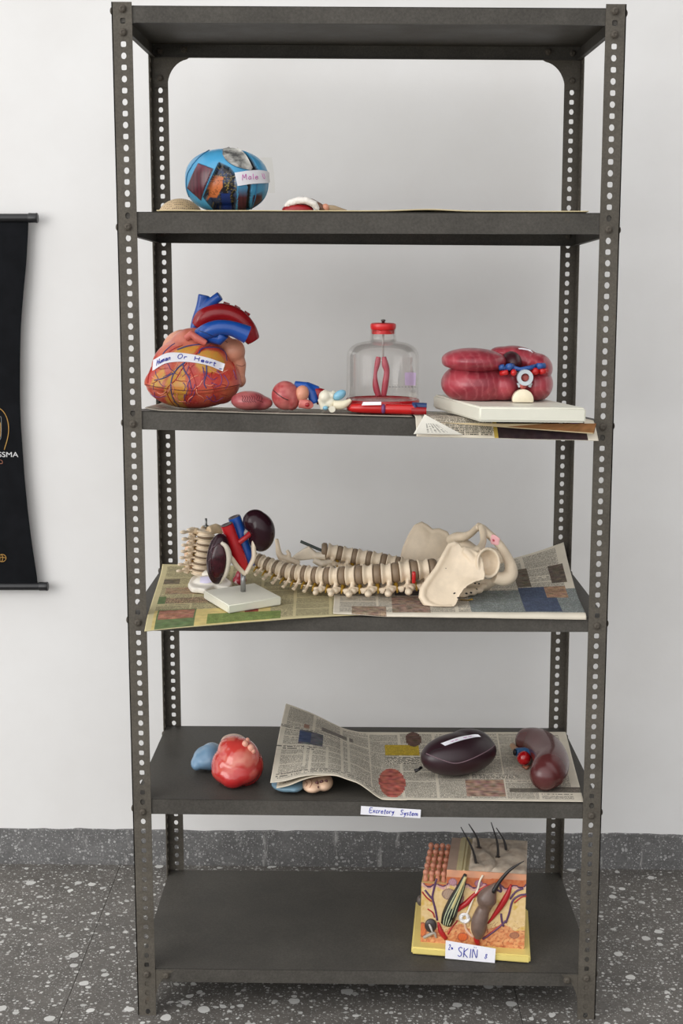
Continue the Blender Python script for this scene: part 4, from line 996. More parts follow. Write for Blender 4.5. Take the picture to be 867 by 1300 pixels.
# ---- pelvis
def hip(poly, Yf, thick=.010, vox=.0024, bow=.012):
    cx = sum(p[0] for p in poly)/len(poly); cy = sum(p[1] for p in poly)/len(poly); mb = MB()
    # fan of rings from the middle so the wing can be dished
    rings = []
    for s in (0.0, .25, .5, .75, 1.0):
        rings.append([at(cx+(x-cx)*s, cy+(y-cy)*s, Yf(cx+(x-cx)*s, cy+(y-cy)*s)+bow*(1-s*s)) for x, y in poly])
    n = len(poly); vs = []; fs = []
    for side, off in ((0, 0), (1, thick)):
        o = len(vs)
        for r in rings: vs += [p+V((0, off, 0)) for p in r]
        for k in range(4):
            for i in range(n):
                f = (o+k*n+i, o+k*n+(i+1)%n, o+(k+1)*n+(i+1)%n, o+(k+1)*n+i); fs.append(f if side else f[::-1])
    o = 5*n
    for i in range(n): fs.append((4*n+i, 4*n+(i+1)%n, o+4*n+(i+1)%n, o+4*n+i))
    return mb.add(vs, fs)
def dense(poly, k=5): return [tuple(q) for q in spline(poly+poly[:1], k)[:-1]]
nearp = dense([(577,688.5), (570,692), (564,705), (555,722), (544,737), (537,748), (535.5,758), (540,766), (550,771), (563,773.5), (574,772), (580,766), (585,754), (593,745), (604,739), (615,735), (615,722), (612,708), (606,701), (596,697), (587,696), (583,690)])
Yn = lambda x, y: .078+.0009*(740-y)-.0002*(x-580)
g = hip(nearp, Yn, .009, bow=.010)
crest = [(579,690), (571,692), (564,705), (555,722), (544,737), (537,748), (536,758), (541,766), (551,771), (563,773), (573,771.5)]
g.tube([at(x, y, Yn(x, y)+.004) for x, y in crest], [.006, .0055, .0058, .006, .0065, .0075, .008, .0075, .007, .0065, .006], 12)
def HB(x, y, Y): return at(x, y, Y)
def limb(mb, pts, n=14):
    q = spline([(*at(x, y, Y), r) for x, y, Y, r in pts], 5); return mb.tube([a[:3] for a in q], [a[3] for a in q], n)
limb(g, [(588,698,.115,.006), (597,706,.112,.009), (603,716,.11,.012), (607,730,.11,.011), (603,737,.115,.008)])
axis = V((.28, -.93, .18)).normalized(); cupc = at(620.5, 714.5, .098)
Rc = axis.to_track_quat('Z', 'Y').to_matrix()
cup = MB().lathe([(1e-7, -.030), (.014, -.027), (.023, -.018), (.0275, -.003), (.0265, .001), (.0225, .000), (.0195, -.012), (.012, -.021), (1e-7, -.0235)], (0, 0, 0), 36)
cup.v = [cupc+Rc @ V((p.x*.92, p.y*1.12, p.z)) for p in cup.v]
g.join(cup)
limb(g, [(627,733,.115,.012), (637,735,.12,.014), (645,733,.125,.015), (648.5,727,.13,.0145), (648,718,.135,.012), (644,708,.145,.0102), (638,697,.16,.0092), (629,686,.175,.0092), (619,677,.19,.0088), (612,670,.20,.008)])
limb(g, [(611,668,.20,.0075), (613,676,.185,.0072), (613.5,686,.165,.0068), (611,694,.145,.008), (605,700,.125,.010)])
limb(g, [(605,700,.125,.009), (598,700,.12,.008), (588,697,.115,.006)])
gn = remesh(g, .0019, 5)
zcl = lambda mb: [setattr(p, 'z', max(p.z, zs(3, p.x, max(0, p.y))+.0092)) for p in mb.v]; zcl(gn)
build('hip_bone', gn, M['bone'], spine)
mb = []
for x, y, r in ((577,753.5,.0026), (581.5,759,.0022), (566,721.5,.001)):
    p = hit(gn.bvh(), x, y, -.0004)
    if p: mb.append(MB().ell(p, (r, .0012, r*.9)))
parts('bone_hole', mb, M['dark'], spine, label='small dark hole')
farp = dense([(535,664), (528,668), (521,680), (514,696), (509,712), (509,728), (525,740), (545,742), (562,734), (572,718), (574,700), (571,685), (566,676), (556,673), (548,674), (542,668)])
Yf = lambda x, y: .343+.0004*(720-y)
g = hip(farp, Yf, .009, bow=-.008)
g.tube([at(x, y, Yf(x, y)+.004) for x, y in [(510,712), (514,696), (521,680), (528,668.5), (535,665), (542,669), (548,674.5), (557,673.5), (566,677), (571,686)]], .0058, 12)
limb(g, [(571,686,.31,.011), (580,682,.29,.011), (590,681,.275,.0095), (598,677,.25,.0075), (604,671.5,.225,.0072), (609,668,.205,.0085)])
limb(g, [(575,690,.30,.013), (590,694,.30,.016), (600,700,.30,.014)])
limb(g, [(598,698,.30,.014), (612,703,.285,.010), (624,700,.26,.009), (632,704,.25,.009), (640,712,.25,.010)])
gf = remesh(g, .0021, 5)
zcl(gf)
build('hip_bone', gf, M['bone'], spine)
g = MB(); limb(g, [(556,720,.175,.022), (572,728,.19,.025), (590,736,.20,.022), (604,741,.20,.017), (616,742,.195,.013), (626,739,.19,.008), (634,733,.19,.005)])
for x, y, Y, r in ((592,752,.155,.011), (600,751,.155,.010), (608,749,.16,.009), (614,744,.165,.008), (588,757,.15,.010), (585,762,.14,.008)): g.ell(at(x, y, Y), (r, r, r*.8))
gs = remesh(g, .002, 3); zcl(gs); build('sacrum', gs, M['bone'], spine)
nr_ = remesh(MB().tube([at(584,763,.115), at(593,765,.11), at(600,761,.115)], [.004, .0048, .003], 10), .0012, 2); zcl(nr_); build('nerve_root', nr_, M['nerve'], spine)
mb = []
for x, y, r in ((599,739,.0022), (603,740.5,.0022), (608,741,.002), (592,753.5,.0025), (598,752.5,.0025), (605,748,.002)):
    p = hit(gs.bvh(), x, y, -.0006)
    if p: mb.append(MB().ell(p, (r*1.2, .0014, r*.8)))
parts('bone_hole', mb, M['dark'], spine, label='small dark hole')
pm, Q = paper_on(gn.bvh(), [(623,688.5), (628,691), (633,692.5)], [(624,678.5), (629,680.5), (634,684.5)], 6, 6, .002)
build('paper_label', pm, mat('pink paper', S(236, 176, 178), .8), spine, label='small pink paper label', norm=False)
build('pen_marks', write('~', .6, lambda s, t: Q(s, t, .0008), .0005, .2, .2), mat('crimson ink', S(200, 60, 80), .6), spine)

# ---------------------------------------------------------------- neck section standing on its skull plate
Yc = .30
nst = [(at(a, b_, Yc+dy), r/ppm((0, Yc, .9))) for a, b_, dy, r in ((253.5,726,.0,10.5), (254.5,718.5,0,10.2), (256,710.5,0,10), (257.5,702.5,0,10), (259,694.5,0,10.2), (260.5,686,0,10.6), (261.5,676.5,0,11.5))]
ncx = at(262, 742, Yc-.03); neck = thing('neck_spine_model', 'upright neck vertebrae standing on a white skull plate left of the kidney stand', 'anatomical model', V((ncx.x, Yc, zs(3, ncx.x, Yc)+.0062)))
zn = ORG[neck].z
column(neck, nst, (.85, -.5, .1), lambda i: True, .30, True, False)
pin = MB().tube([at(262,672,Yc), at(261.5,658,Yc)], .0024, 10).lathe([(.0055, 0), (.0055, .003), (.003, .004)], at(262, 669, Yc), 14)
build('rod', pin, mat('bright metal rod', S(120, 122, 120), .3, .9), neck, label='short metal rod')
pts = dense([(238.5,739), (243,731), (252,727), (265,726), (282,728), (289,733), (295,738), (291,743), (283,743), (272,742), (262,746), (252,745), (243,744)], 4)
g = MB()
for s in (1.0,):
    vs = []
    top = [V((p.x, p.y, p.z)) for p in [atz(x, y, zn+.014) for x, y in pts]]; ctr = sum(top, V())/len(top)
    g.plate([V((p.x, p.y, zn+.012)) for p in top], V((0, 0, -.012)))
    g.ell(V((ctr.x, ctr.y, zn+.012)), (.034, .035, .012))
g.tube([at(268,733,Yc-.02), at(258,728,Yc), at(254,722,Yc)], [.010, .012, .012], 12)
pl_ = remesh(g, .0022, 5); pl_.v = [V((p.x, p.y, max(p.z, zn))) for p in pl_.v]
build('skull_plate', pl_, mat('chalk white plastic', S(232, 226, 214), .5, vary=.06), neck, label='white wavy-edged skull plate')
pm, Q = paper_on(pl_.bvh(), [(254,740), (262,741), (270,739)], [(255,731), (262,730.5), (270,731)], 8, 8, .0012)
build('paper_label', pm, mat('lilac paper', S(222, 216, 238), .8), neck, label='round lilac label', norm=False)
bk = MB()
q = spline([(*at(244,688,Yc+.02), .011), (*at(241.5,700,Yc+.02), .013), (*at(243,712,Yc+.02), .013), (*at(247,722,Yc+.01), .010)], 5)
build('muscle_strip', remesh(MB().tube([a[:3] for a in q], [a[3] for a in q], 12), .002, 3), mat('tan pink plastic', S(214, 178, 148), .5, vary=.15, vscale=60), neck)
build('top_vertebra', remesh(MB().tube([at(264,674,Yc-.005), at(274,671,Yc+.01), at(283,673,Yc+.02)], [.010, .011, .008], 12).ell(at(249,674,Yc), (.008, .01, .007)), .002, 3), mat('worn bone plastic', S(206, 182, 148), .5, vary=.2, vscale=60), neck)

tq = at(304, 731, .258); zq_ = zs(3, tq.x, .25)+.0066; kq = 1/ppm(tq)
tis = remesh(MB().ell(V((tq.x, .258, zq_+.011)), (9*kq, .014, .011)).ell(V((tq.x+.001, .26, zq_+.018)), (6*kq, .011, .015)), .0018, 4); tis.v = [V((p.x, p.y, max(p.z, zq_))) for p in tis.v]
to_ = tag(build('tissue_piece', tis, M['gloss'], cols=lambda p, n: mixc(S(150, 30, 48), S(226, 200, 196), 1 if fbm(p, 70) > .22 else fbm(p, 40)*.4)), 'crimson lump with white flecks half hidden behind the white kidney stand', 'anatomical model')
# ---------------------------------------------------------------- kidney pair on a stand
zk = zs(3, -.25, .1)+.0058
cs = [V((*atz(258.5,760,zk).xy, zk)), V((*atz(290,779,zk).xy, zk)), V((*atz(357,768,zk).xy, zk))]
cs.append(cs[0]+cs[2]-cs[1]); kc = (cs[0]+cs[2])/2; thk = .0165
kid = thing('kidney_model_on_stand', 'two dark kidneys with red and blue vessels on a small white stand', 'anatomical model', kc)
def bevelled(corners, th, r):
    mb = MB().hexa([corners[1], corners[2], corners[3], corners[0]]+[c_+V((0, 0, th)) for c_ in (corners[1], corners[2], corners[3], corners[0])])
    me = mb.mesh(); bm = bmesh.new(); bm.from_mesh(me); bmesh.ops.bevel(bm, geom=bm.edges[:], offset=r, segments=3, affect='EDGES'); bm.verts.index_update()
    o = MB(); o.v = [q.co.copy() for q in bm.verts]; o.f = [tuple(q.index for q in f.verts) for f in bm.faces]; bm.free(); return o
build('stand', bevelled(cs, thk, .002), M['white_base'], kid, sharp=40)
rp = atz(308.7, 751, zk+thk); Yk = rp.y; k = 1/ppm((rp.x, Yk, .9))
build('rod', MB().tube([rp-V((0,0,.002)), V((rp.x, rp.y, at(309, 722, Yk).z))], .0052, 20), mat('brushed metal', S(168, 168, 168), .3, .9), kid, label='short metal rod')
def K(px, py, dy=0): return at(px, py, Yk+dy)
M['kid'] = mat('dark aubergine gloss', S(42, 20, 27), .2, vary=.15, vscale=30, spec=.3)
rk = MB()
q = spline([(*K(317,662.5,.0), 9*k), (*K(325,663,.0), 15.5*k), (*K(332,672,.0), 17*k), (*K(333,685,.0), 14.5*k), (*K(330,693,.0), 8.5*k)], 6)
g = MB().tube([a[:3] for a in q], [a[3] for a in q], 20).ell(K(324,662,.0), (16*k, .022, 15.5*k)).ell(K(331,683,.0), (15.5*k, .022, 17.5*k)).ell(K(334,672,0), (14.5*k, .02, 17*k))
build('kidney', remesh(g, .002, 8), M['kid'], kid)
gl = MB().ell(K(277.5,709.5,-.035), (15*k, .024, 32.5*k), Matrix.Rotation(.10, 3, 'Y'), 44, 28)
build('kidney', gl, M['kid'], kid)
gb = gl.bvh(); st_ = []
for l, r in (([(268,688),(272,680),(281,677),(288,682)], .0010), ([(266,700),(271,694),(278,692),(284,690)], .0006), ([(265,712),(270,706),(276,708),(281,704),(285,698)], .0006), ([(270,724),(276,719),(279,724),(284,717)], .0007), ([(274,732),(279,728),(283,731)], .0007), ([(276,708),(275,716),(279,724)], .0005), ([(270,691),(268,700),(271,706)], .0005)):
    q = wrap(gb, l, .0002)
    if len(q) > 2: st_.append(MB().tube(q, r, 6))
parts('calyx_line', st_, mat('mauve grey line paint', S(118, 96, 104), .3), kid)
md = MB().ell(K(277,712,-.0555), (10*k, .006, 22*k), Matrix.Rotation(.10, 3, 'Y'))
build('medulla', md, mat('very dark red gloss', S(52, 14, 22), .15, vary=.5, vscale=110, spec=.4), kid)
cb = spline([(*K(281,689,-.055), 2.2*k), (*K(287,694,-.058), 3.1*k), (*K(290.5,704,-.056), 3.6*k), (*K(290,716,-.054), 3.0*k), (*K(286,730,-.05), 2.6*k), (*K(279,740,-.04), 1.6*k)], 6)
build('capsule_band', MB().tube([a[:3] for a in cb], [a[3] for a in cb], 14), mat('grey cream plastic', S(196, 188, 172), .3), kid, label='pale grey capsule band')
def pipe(pts, r, n=20): q = spline([(*K(*p), rr*k) for p, rr in zip(pts, r)], 6); return MB().tube([a[:3] for a in q], [a[3] for a in q], n)
build('aorta', pipe([(288,666.5,-.018), (293,680,-.016), (299,697,-.014), (306,713,-.012), (310.5,724,-.01)], [8.2, 8.2, 8.8, 8, 6]), mat('crimson gloss', S(176, 28, 34), .22), kid, sharp=50, label='red artery trunk')
build('vena_cava', pipe([(297.5,657,.01), (303,672,.01), (309,692,.008), (315,708,.006), (318,719,.004)], [8.2, 8.2, 8.6, 7.4, 5.5]), M['blue'], kid, sharp=50, label='blue vein trunk')
mb = []
for (x, y, dy, c_) in ((287.6,665.6,-.018,0), (297.2,656.2,.010,1)):
    d = (K(293,680,-.016)-K(288,666.5,-.018)).normalized(); R_ = (-d).to_track_quat('Z', 'Y').to_matrix()
    mb.append(MB().lathe([(7.4*k, -.0008), (7.8*k, .0004), (5.2*k, .0006), (4.6*k, -.001), (1e-7, -.0012)], K(x, y, dy), 24, R_))
parts('vessel_rim', mb, mat('grey rubber lining', S(92, 84, 84), .4), kid, label='grey lined vessel opening')
build('renal_artery', pipe([(303,689,-.018), (311,683,-.016), (319,676.5,-.006)], [3.6, 3.2, 4.2], 12), mat('crimson satin', S(170, 34, 38), .3), kid)
build('renal_vein', pipe([(308,680,.004), (316,672,.006)], [3, 3.4], 12), mat('pale grey tube', S(186, 178, 168), .35), kid)
M['ureter'] = mat('cream tube', S(222, 206, 184), .35)
build('ureter', pipe([(291,706,-.045), (295,711,-.04), (301,719,-.03), (308,726,-.022), (312,729,-.02)], [3.2, 3.4, 3.2, 2.9, 2.6], 12), M['ureter'], kid, label='cream ureter tube')
build('ureter', pipe([(322.5,681,-.012), (322,695,-.014), (322,708,-.016), (317,719,-.018), (312,728,-.02)], [3.0, 3.0, 3.0, 2.9, 2.6], 12), M['ureter'], kid, label='cream ureter tube')

# ---------------------------------------------------------------- organ shelf: torso organs
MG = M['gloss']
def R3Y(a): return Matrix.Rotation(a, 3, 'Y')
z5 = lambda x, y: zs(4, x, y)+.002
Yo = .100; oc = at(300, 972, Yo); zo = z5(oc.x, Yo); k = 1/ppm(oc)
org = thing('stomach_and_bladder_model', 'glossy red striped organ with a pale blue lobe at its left on the bare shelf', 'anatomical model', V((oc.x, oc.y, zo)))
def O(px, py, dy=0): return at(px, py, Yo+dy)
g = MB().ell(O(303,966), (28*k, .05, 30*k)).ell(O(299,978,-.012), (31*k, .045, (O(299,978,-.012).z-zo)/1)).ell(O(296,985,-.03), (18*k, .03, O(296,985,-.03).z-zo)).ell(O(310,972,.01), (25*k, .05, 26*k)).ell(O(296,952,.005), (20*k, .04, 18*k)).ell(O(288,972,0), (20*k, .045, 24*k))
g = remesh(g, .0024, 8); g.v = [V((p.x, p.y, max(p.z, zo))) for p in g.v]
RC, RS = S(186, 40, 42), S(218, 128, 108)
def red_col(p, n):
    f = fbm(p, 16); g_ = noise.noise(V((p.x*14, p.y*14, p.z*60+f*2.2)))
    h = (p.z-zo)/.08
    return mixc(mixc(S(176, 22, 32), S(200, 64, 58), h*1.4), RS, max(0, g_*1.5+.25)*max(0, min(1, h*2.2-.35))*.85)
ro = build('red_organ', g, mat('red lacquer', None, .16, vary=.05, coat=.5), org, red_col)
build('fat_pad', remesh(MB().ell(O(296,941,.02), (16*k, .03, 8*k)).ell(O(288,946,.015), (8*k, .02, 6*k)), .002, 4), mat('pale flesh plastic', S(222, 186, 164), .4), org)
tb_ = []
for a, b_, r in ((311,945,4), (318,950,4.4), (321,954,3), (314,940,2.6)): tb_.append(MB().ell(hit(g.bvh(), a, b_, .001) or O(a, b_), (r*k, r*k, r*k*1.2)))
parts('nodule', tb_, mat('flesh plastic', S(222, 160, 138), .4), org)
bl_ = remesh(MB().ell(O(262,961.5,.085), (17.5*k, .045, O(262,961.5,.085).z-zo-.0)).ell(O(268,960,.085), (16*k, .045, 16.5*k)).ell(O(251,968,.075), (9*k, .03, O(251,968,.075).z-zo)), .0022, 8); bl_.v = [V((p.x, p.y, max(p.z, z5(p.x, p.y)))) for p in bl_.v]
build('blue_lobe', bl_, mat('powder blue gloss', S(124, 158, 186), .2, vary=.03), org, label='pale blue lobe')
# the half hidden piece under the lifted newspaper
Yq = .058; qc = at(385, 995, Yq); zq = z5(qc.x, Yq); k = 1/ppm(qc)
hid = thing('bladder_model', 'steel-blue and cream organ model with brown openings under the lifted newspaper', 'anatomical model', V((qc.x, Yq, zq)))
def Hq(px, py, dy=0): return at(px, py, Yq+dy)
g = MB().ell(Hq(366,994.5,.004), (22*k, .04, Hq(366,994.5,.004).z-zq)).ell(Hq(374,994,.008), (14*k, .045, Hq(374,994,.008).z-zq)); g = remesh(g, .0022, 5); g.v = [V((p.x, p.y, max(p.z, zq))) for p in g.v]
build('blue_lobe', g, mat('steel blue gloss', S(112, 142, 158), .22, vary=.04), hid, label='steel blue lobe')
g = MB().ell(Hq(397,995,.0), (14*k, .04, Hq(397,995,.0).z-zq)).ell(Hq(411,993,.006), (12*k, .035, Hq(411,993,.006).z-zq)); g = remesh(g, .002, 5); g.v = [V((p.x, p.y, max(p.z, zq))) for p in g.v]
build('cream_lobe', g, mat('peach cream gloss', S(226, 190, 160), .25, vary=.06), hid, label='cream lobe')
gb = g.bvh(); mb = []
for x, y, r in ((402,994.5,3.0), (408,993,2.8), (414,992,2.4), (404,999.5,1.5)):
    p = hit(gb, x, y, -.0006)
    if p: mb.append(MB().ell(p, (r*.8*k, .0022, r*1.3*k), R3Y(.3)))
parts('opening', mb, mat('dark brown paint', S(84, 40, 36), .3), hid, label='dark brown oval opening')
mb = []
for l in ([(386,990),(390,995),(388,999)], [(393,988),(396,994),(393,1000)]):
    q = wrap(gb, l, .0001)
    if len(q) > 2: mb.append(MB().tube(q, .0007, 6))
parts('groove', mb, mat('tan line paint', S(150, 100, 80), .4), hid)

# ---------------------------------------------------------------- lifted newspaper
fe = [(343,993.5,.02), (360,991.5,.02), (380,986.5,.02), (400,983.5,.02), (425,984,.02), (440,988.5,.018), (455,994,.014), (468,1003,.010), (480,1011.5,.007), (495,1017.5,.004), (520,1019,.004), (560,1019.5,.004), (620,1019.5,.004), (680,1020,.004), (741,1020.5,.004)]
be = [(363,893,.452), (376,897.5,.452), (390,903,.452), (408,911,.452), (424,919,.452), (438,925,.45), (450,928,.446), (462,929.5,.442), (476,929.5,.442), (490,929.5,.442), (512,929.5,.442), (552,929.5,.442), (608,929.5,.442), (664,929.3,.442), (718,929,.442)]
FE = spline([tuple(at(*q)) for q in fe], 10); BE = spline([tuple(at(*q)) for q in be], 10)
cl = [0]
for a, b_ in zip(FE, FE[1:]): cl.append(cl[-1]+float(np.linalg.norm(b_-a)))
cl = np.array(cl)/cl[-1]
def samp(c_, u):
    i = int(np.searchsorted(cl, u)-1); i = max(0, min(len(c_)-2, i)); t = (u-cl[i])/max(1e-9, cl[i+1]-cl[i]); return V(c_[i]*(1-t)+c_[i+1]*t)
def lifted(u, v, dz=0):
    a, b_ = samp(FE, u), samp(BE, u); p = a*(1-v)+b_*v
    p.z += .010*math.sin(PI*v)*max(0, 1-u/.35)+.0007*noise.noise(V((u*14, v*14, 4)))
    zmin = zs(4, p.x, max(0, p.y))+.0035
    p.z = max(p.z, zmin); return p
su, sv = .62, .44
B = layout(su, sv, 44, .28, cols=9, photos=0)
B += [blw(lifted, su, sv, *q) for q in ((377,943,.052,.095,S(104,104,110),0,.01,.35), (379,941,.026,.07,S(74,84,112),0,.01,.2), (386,925,.014,.035,S(160,126,108),0,.01,.1), (352,952,.085,.024,NP,.8,.011,0), (357,921,.085,.016,NP,.8,.009,0), (409,927,.075,.030,S(136,128,120),.4,.004,.15), (347,988,.21,.018,NP,.75,.010,0), (352,972,.002,.12,S(216,208,190),0,.01,0), (383,972,.006,.13,S(214,206,188),0,.01,0), (413,975,.006,.15,S(214,206,188),0,.01,0), (443,980,.006,.30,S(214,206,188),0,.01,0), (350,958,.20,.006,S(214,206,188),0,.01,0))]
B += [blk(lifted, su, sv, *q) for q in ((489,946,532,959,S(206,176,60),.35,.007,.08), (517,930,532,948,S(104,80,70),0,.01,1.35), (490,961,531,970,NP,1,.007,0), (482,976,511,1010,S(178,100,88),0,.01,1.4), (594,990,641,1011,S(166,136,120),0,.01,.45), (600,984,660,988,NP,1,.006,0), (700,998,740,1003,S(110,100,92),.6,.004,0), (646,1000,742,1006,S(130,122,110),.7,.004,.1))]
npo = sheet('newspaper', lifted, su, sv, B, NP, .0029, .0009, 'large newspaper with its left end lifted off the shelf over a hidden organ')
def page2(u, v):
    p = lifted(u*.45, v); f = max(0, 1-u*2.4); return p+V((.012*f, -.001, -.0105*f-.0006))
sheet('inner_page', page2, .27, .44, layout(.27, .44, 9, .1, cols=4, photos=0), S(206, 196, 176), .006, .0007, None, None, parent=npo)

# ---------------------------------------------------------------- closed kidney and open kidney
ZP = .0042
rz = .043; kcp = atz(582.5, 957, zs(4, .19, .2)+ZP+rz); zk5 = zs(4, kcp.x, kcp.y)+ZP
ck = thing('kidney_model', 'closed dark purple kidney model with a white label strip on newspaper', 'anatomical model', V((kcp.x, kcp.y, zk5)))
RZ = Matrix.Rotation(.48, 3, 'Z')
def kell(sx=1, sy=1, sz=1, dx=0): return MB().ell(kcp+RZ @ V((dx, 0, 0)), (.086*sx, .052*sy, rz*sz), RZ, 56, 32)
g = kell().ell(kcp+RZ @ V((.028, .008, .002)), (.056, .050, .043), RZ); g = remesh(g, .0026, 10)
low = MB(); M['kid5'] = mat('dark plum plastic', S(46, 27, 33), .34, vary=.12, vscale=25)
g.v = [V((p.x, p.y, max(p.z, zk5))) for p in g.v]
build('kidney_body', g, M['kid5'], ck); kb = g.bvh()
q = wrap(kb, [(541,956.5), (549,960), (562,965), (577,969), (592,966), (610,958), (622,951), (631.5,942.5)], .0002, 8)
build('lid_rim', MB().tube(q, .0011, 6), mat('mauve rim', S(120, 96, 104), .35), ck, label='pale seam line')
q = wrap(kb, [(545,957), (552,952), (562,950)], .0001, 8)
if len(q) > 2: build('crease', MB().tube(q, .0006, 6), M['dark'], ck)
e = hit(kb, 536, 974, .0) or at(535, 974, .14)
build('stub', MB().tube([e, e+V((-.006, -.006, -.003)), e+V((-.014, -.006, -.006))], [.003, .003, .0042], 12), M['dark'], ck)
pm, Q = paper_on(kb, [(565,947.3), (585,940.5), (610,935)], [(559.5,944), (580,936.5), (606,930.8)], 16, 5, .0012)
lb = build('paper_label', pm, M['paper'], ck, label='white paper label strip with faint pink writing', norm=False)
build('pen_marks', write('~~ ~~', .45, lambda s, t: Q(s, t, .0008), .0004, .25, .3, total=.6), M['ink_pink'], lb)
Z6 = zs(4, .35, .2)+ZP
def B6(px, py, r): p = atz(px, py, Z6+r); return (p.x, p.y, zs(4, p.x, p.y)+ZP+r, r)
bp6 = [B6(664,941,.022), B6(671,940,.029), B6(684,944,.033), B6(695,955,.035), B6(700,968,.036), B6(697,979,.036), B6(692,985,.031)]
okd = thing('kidney_model', 'reddish-brown bean-shaped kidney with red and blue vessel ends by the right post', 'anatomical model', V((bp6[3][0], bp6[3][1], Z6)))
q = spline(bp6, 6); g = MB().tube([a[:3] for a in q], [a[3] for a in q], 24)
for a in (bp6[1], bp6[5], bp6[6]): g.ell(V(a[:3]), (a[3],)*3)
g = remesh(g, .0026, 10); g.v = [V((p.x, p.y, max(p.z, zs(4, p.x, p.y)+ZP))) for p in g.v]
build('kidney_body', g, mat('reddish brown gloss', S(88, 42, 42), .26, vary=.22, vscale=14, coat=.1), okd)
def O6(px, py, h): p = atz(px, py, Z6+h); return p
build('red_vessel', remesh(MB().ell(O6(665,962.5,.018), (.0145, .014, .015)).tube([O6(665,962,.018), O6(674,955,.026), O6(681,949,.034)], [.008, .005, .0015], 12), .0014, 3), mat('scarlet gloss', S(168, 14, 22), .18, coat=.4), okd, label='scarlet vessel bulb')
build('blue_vessel', remesh(MB().tube([O6(655,955,.026), O6(666,954,.026), O6(676,957,.026)], [.0095, .009, .008], 16), .0014, 2), mat('slate blue plastic', S(46, 84, 124), .3), okd, label='slate blue vessel end')
build('vessel_hole', MB().ell(O6(653.5,955,.026), (.004, .007, .0075)), M['dark'], okd)
build('ureter', remesh(MB().tube([O6(650,946,.016), O6(655,952,.014), O6(662,954,.014)], [.006, .007, .006], 12), .0016, 2), mat('tan beige plastic', S(176, 136, 104), .4), okd)
build('membrane', MB().tube([O6(664,973,.004), O6(668,975,.004), O6(672,972,.006)], [.003, .004, .003], 8), mat('rust plastic', S(150, 90, 66), .5), okd)

# ---------------------------------------------------------------- skin block
zb6 = .1012; thb = .0155
bc = [V((.091, .069, zb6)), V((.329, .034, zb6)), V((.350, .252, zb6)), V((.110, .288, zb6))]
sk_ = thing('skin_block_model', 'skin cross-section block with black hairs on a yellow base on the bottom shelf', 'anatomical model', (bc[0]+bc[2])/2)
bs = bevelled([bc[0], bc[0], bc[1], bc[2]][:0] or [bc[3], bc[0], bc[1], bc[2]], thb, .003)
build('base', bs, mat('yellow plastic base', S(232, 212, 126), .35, vary=.03), sk_, sharp=40, label='pale yellow base')
zt0 = zb6+thb
fL = atz(533.8, 1195.2, zt0); fR = atz(665.5, 1204.5, zt0)
ux = (fR-fL); Wd = ux.length; ux.normalize(); uy = V((-ux.y, ux.x, 0)); BD = .172
zH = at(665.5, 1110, fR.y).z-zt0
def FP(x, y, lift=0):   # x, y on the block's face as surveyed: 150..715 across, 325 top .. 735 bottom
    s_ = (x-150)/565; t = (715+40*s_-y)/(390+20*s_)
    return fL+ux*(s_*Wd)+V((0, 0, t*zH))-uy*lift
def BX(s0, s1, d0, d1, z0, z1): 
    a = fL+ux*(s0*Wd)+uy*d0; b_ = fL+ux*(s1*Wd)+uy*d0; c_ = fL+ux*(s1*Wd)+uy*d1; d = fL+ux*(s0*Wd)+uy*d1
    return [V((*p.xy, zt0+z0)) for p in (a, b_, c_, d)]+[V((*p.xy, zt0+z1)) for p in (a, b_, c_, d)]
zA = zH*.80
M['flesh'] = mat('flesh plastic block', S(224, 176, 132), .5, vary=.05)
build('fat_block', MB().hexa(BX(0, 1, .0005, BD, 0, zA)), mat('yellow fat plastic', S(222, 190, 128), .5, vary=.08), sk_, smooth=False)
build('skin_layer', MB().hexa(BX(.24, .33, .0005, BD, zA, zH*.985)), mat('dusky pink plastic', S(196, 166, 146), .55), sk_, smooth=False)
build('skin_layer', MB().hexa(BX(.33, .455, .0005, BD, zA, zH*.985)).hexa(BX(.345, .385, .0005, BD, zH*.985, zH*1.0)).hexa(BX(.395, .415, .0005, BD, zH*.985, zH*1.006)), mat('straw plastic', S(214, 198, 152), .5), sk_, smooth=False, label='straw coloured ridged layer')
build('skin_layer', MB().hexa(BX(.455, 1, .0005, BD, zA, zH)), mat('pink tan plastic', S(204, 158, 126), .5), sk_, smooth=False)
def top(u, v):
    s_ = .45+.55*u; d = BD*v; x, y = u*3.2, v*3.2
    h = .0045*noise.noise(V((x*1.3, y*1.6, 2)))+.0035*abs(noise.noise(V((x+y*.4, y-.5*x, 9))))
    crackx = .36+.10*math.sin(v*7)+.06*v
    h -= .005*math.exp(-((u-crackx)/.025)**2)
    e = min(1, min(u, 1-u, v, 1-v)/.04)
    p = fL+ux*(s_*Wd)+uy*d; return V((p.x, p.y, zt0+zH+.0003+max(-.0001, (h+.0022)*e)))
def topcol(p, n):
    return mixc(S(186, 166, 146), S(216, 200, 180), .5+fbm(p, 60)*.9)
build('skin_surface', MB().grid(top, 60, 60), mat('skin paint', None, .6, vary=.1, bump=.2), sk_, topcol, norm=False, label='grey-brown wrinkled skin top')
# dermal papillae: rows of knobbed pegs on the lower left step
pmesh = MB().lathe([(.0055, 0), (.0048, .006), (.0036, .0105), (.0034, .012), (.0052, .0145), (.0058, .018), (.0045, .0215), (.0018, .0232), (1e-7, .0235)], n=16).mesh('papilla'); fix_normals(pmesh)
pmesh.materials.append(mat('terracotta plastic', S(200, 134, 108), .45)); pmesh.polygons.foreach_set('use_smooth', [True]*len(pmesh.polygons))
for i in range(4):
    for j in range(5):
        p = fL+ux*((.035+.058*i)*Wd)+uy*(.012+.035*j); inst('papilla', pmesh, sk_, V((p.x, p.y, zt0+zA-.001)), Matrix.Identity(3), (1, 1, 1+.25*((i+j) % 2 == 0)*.3))
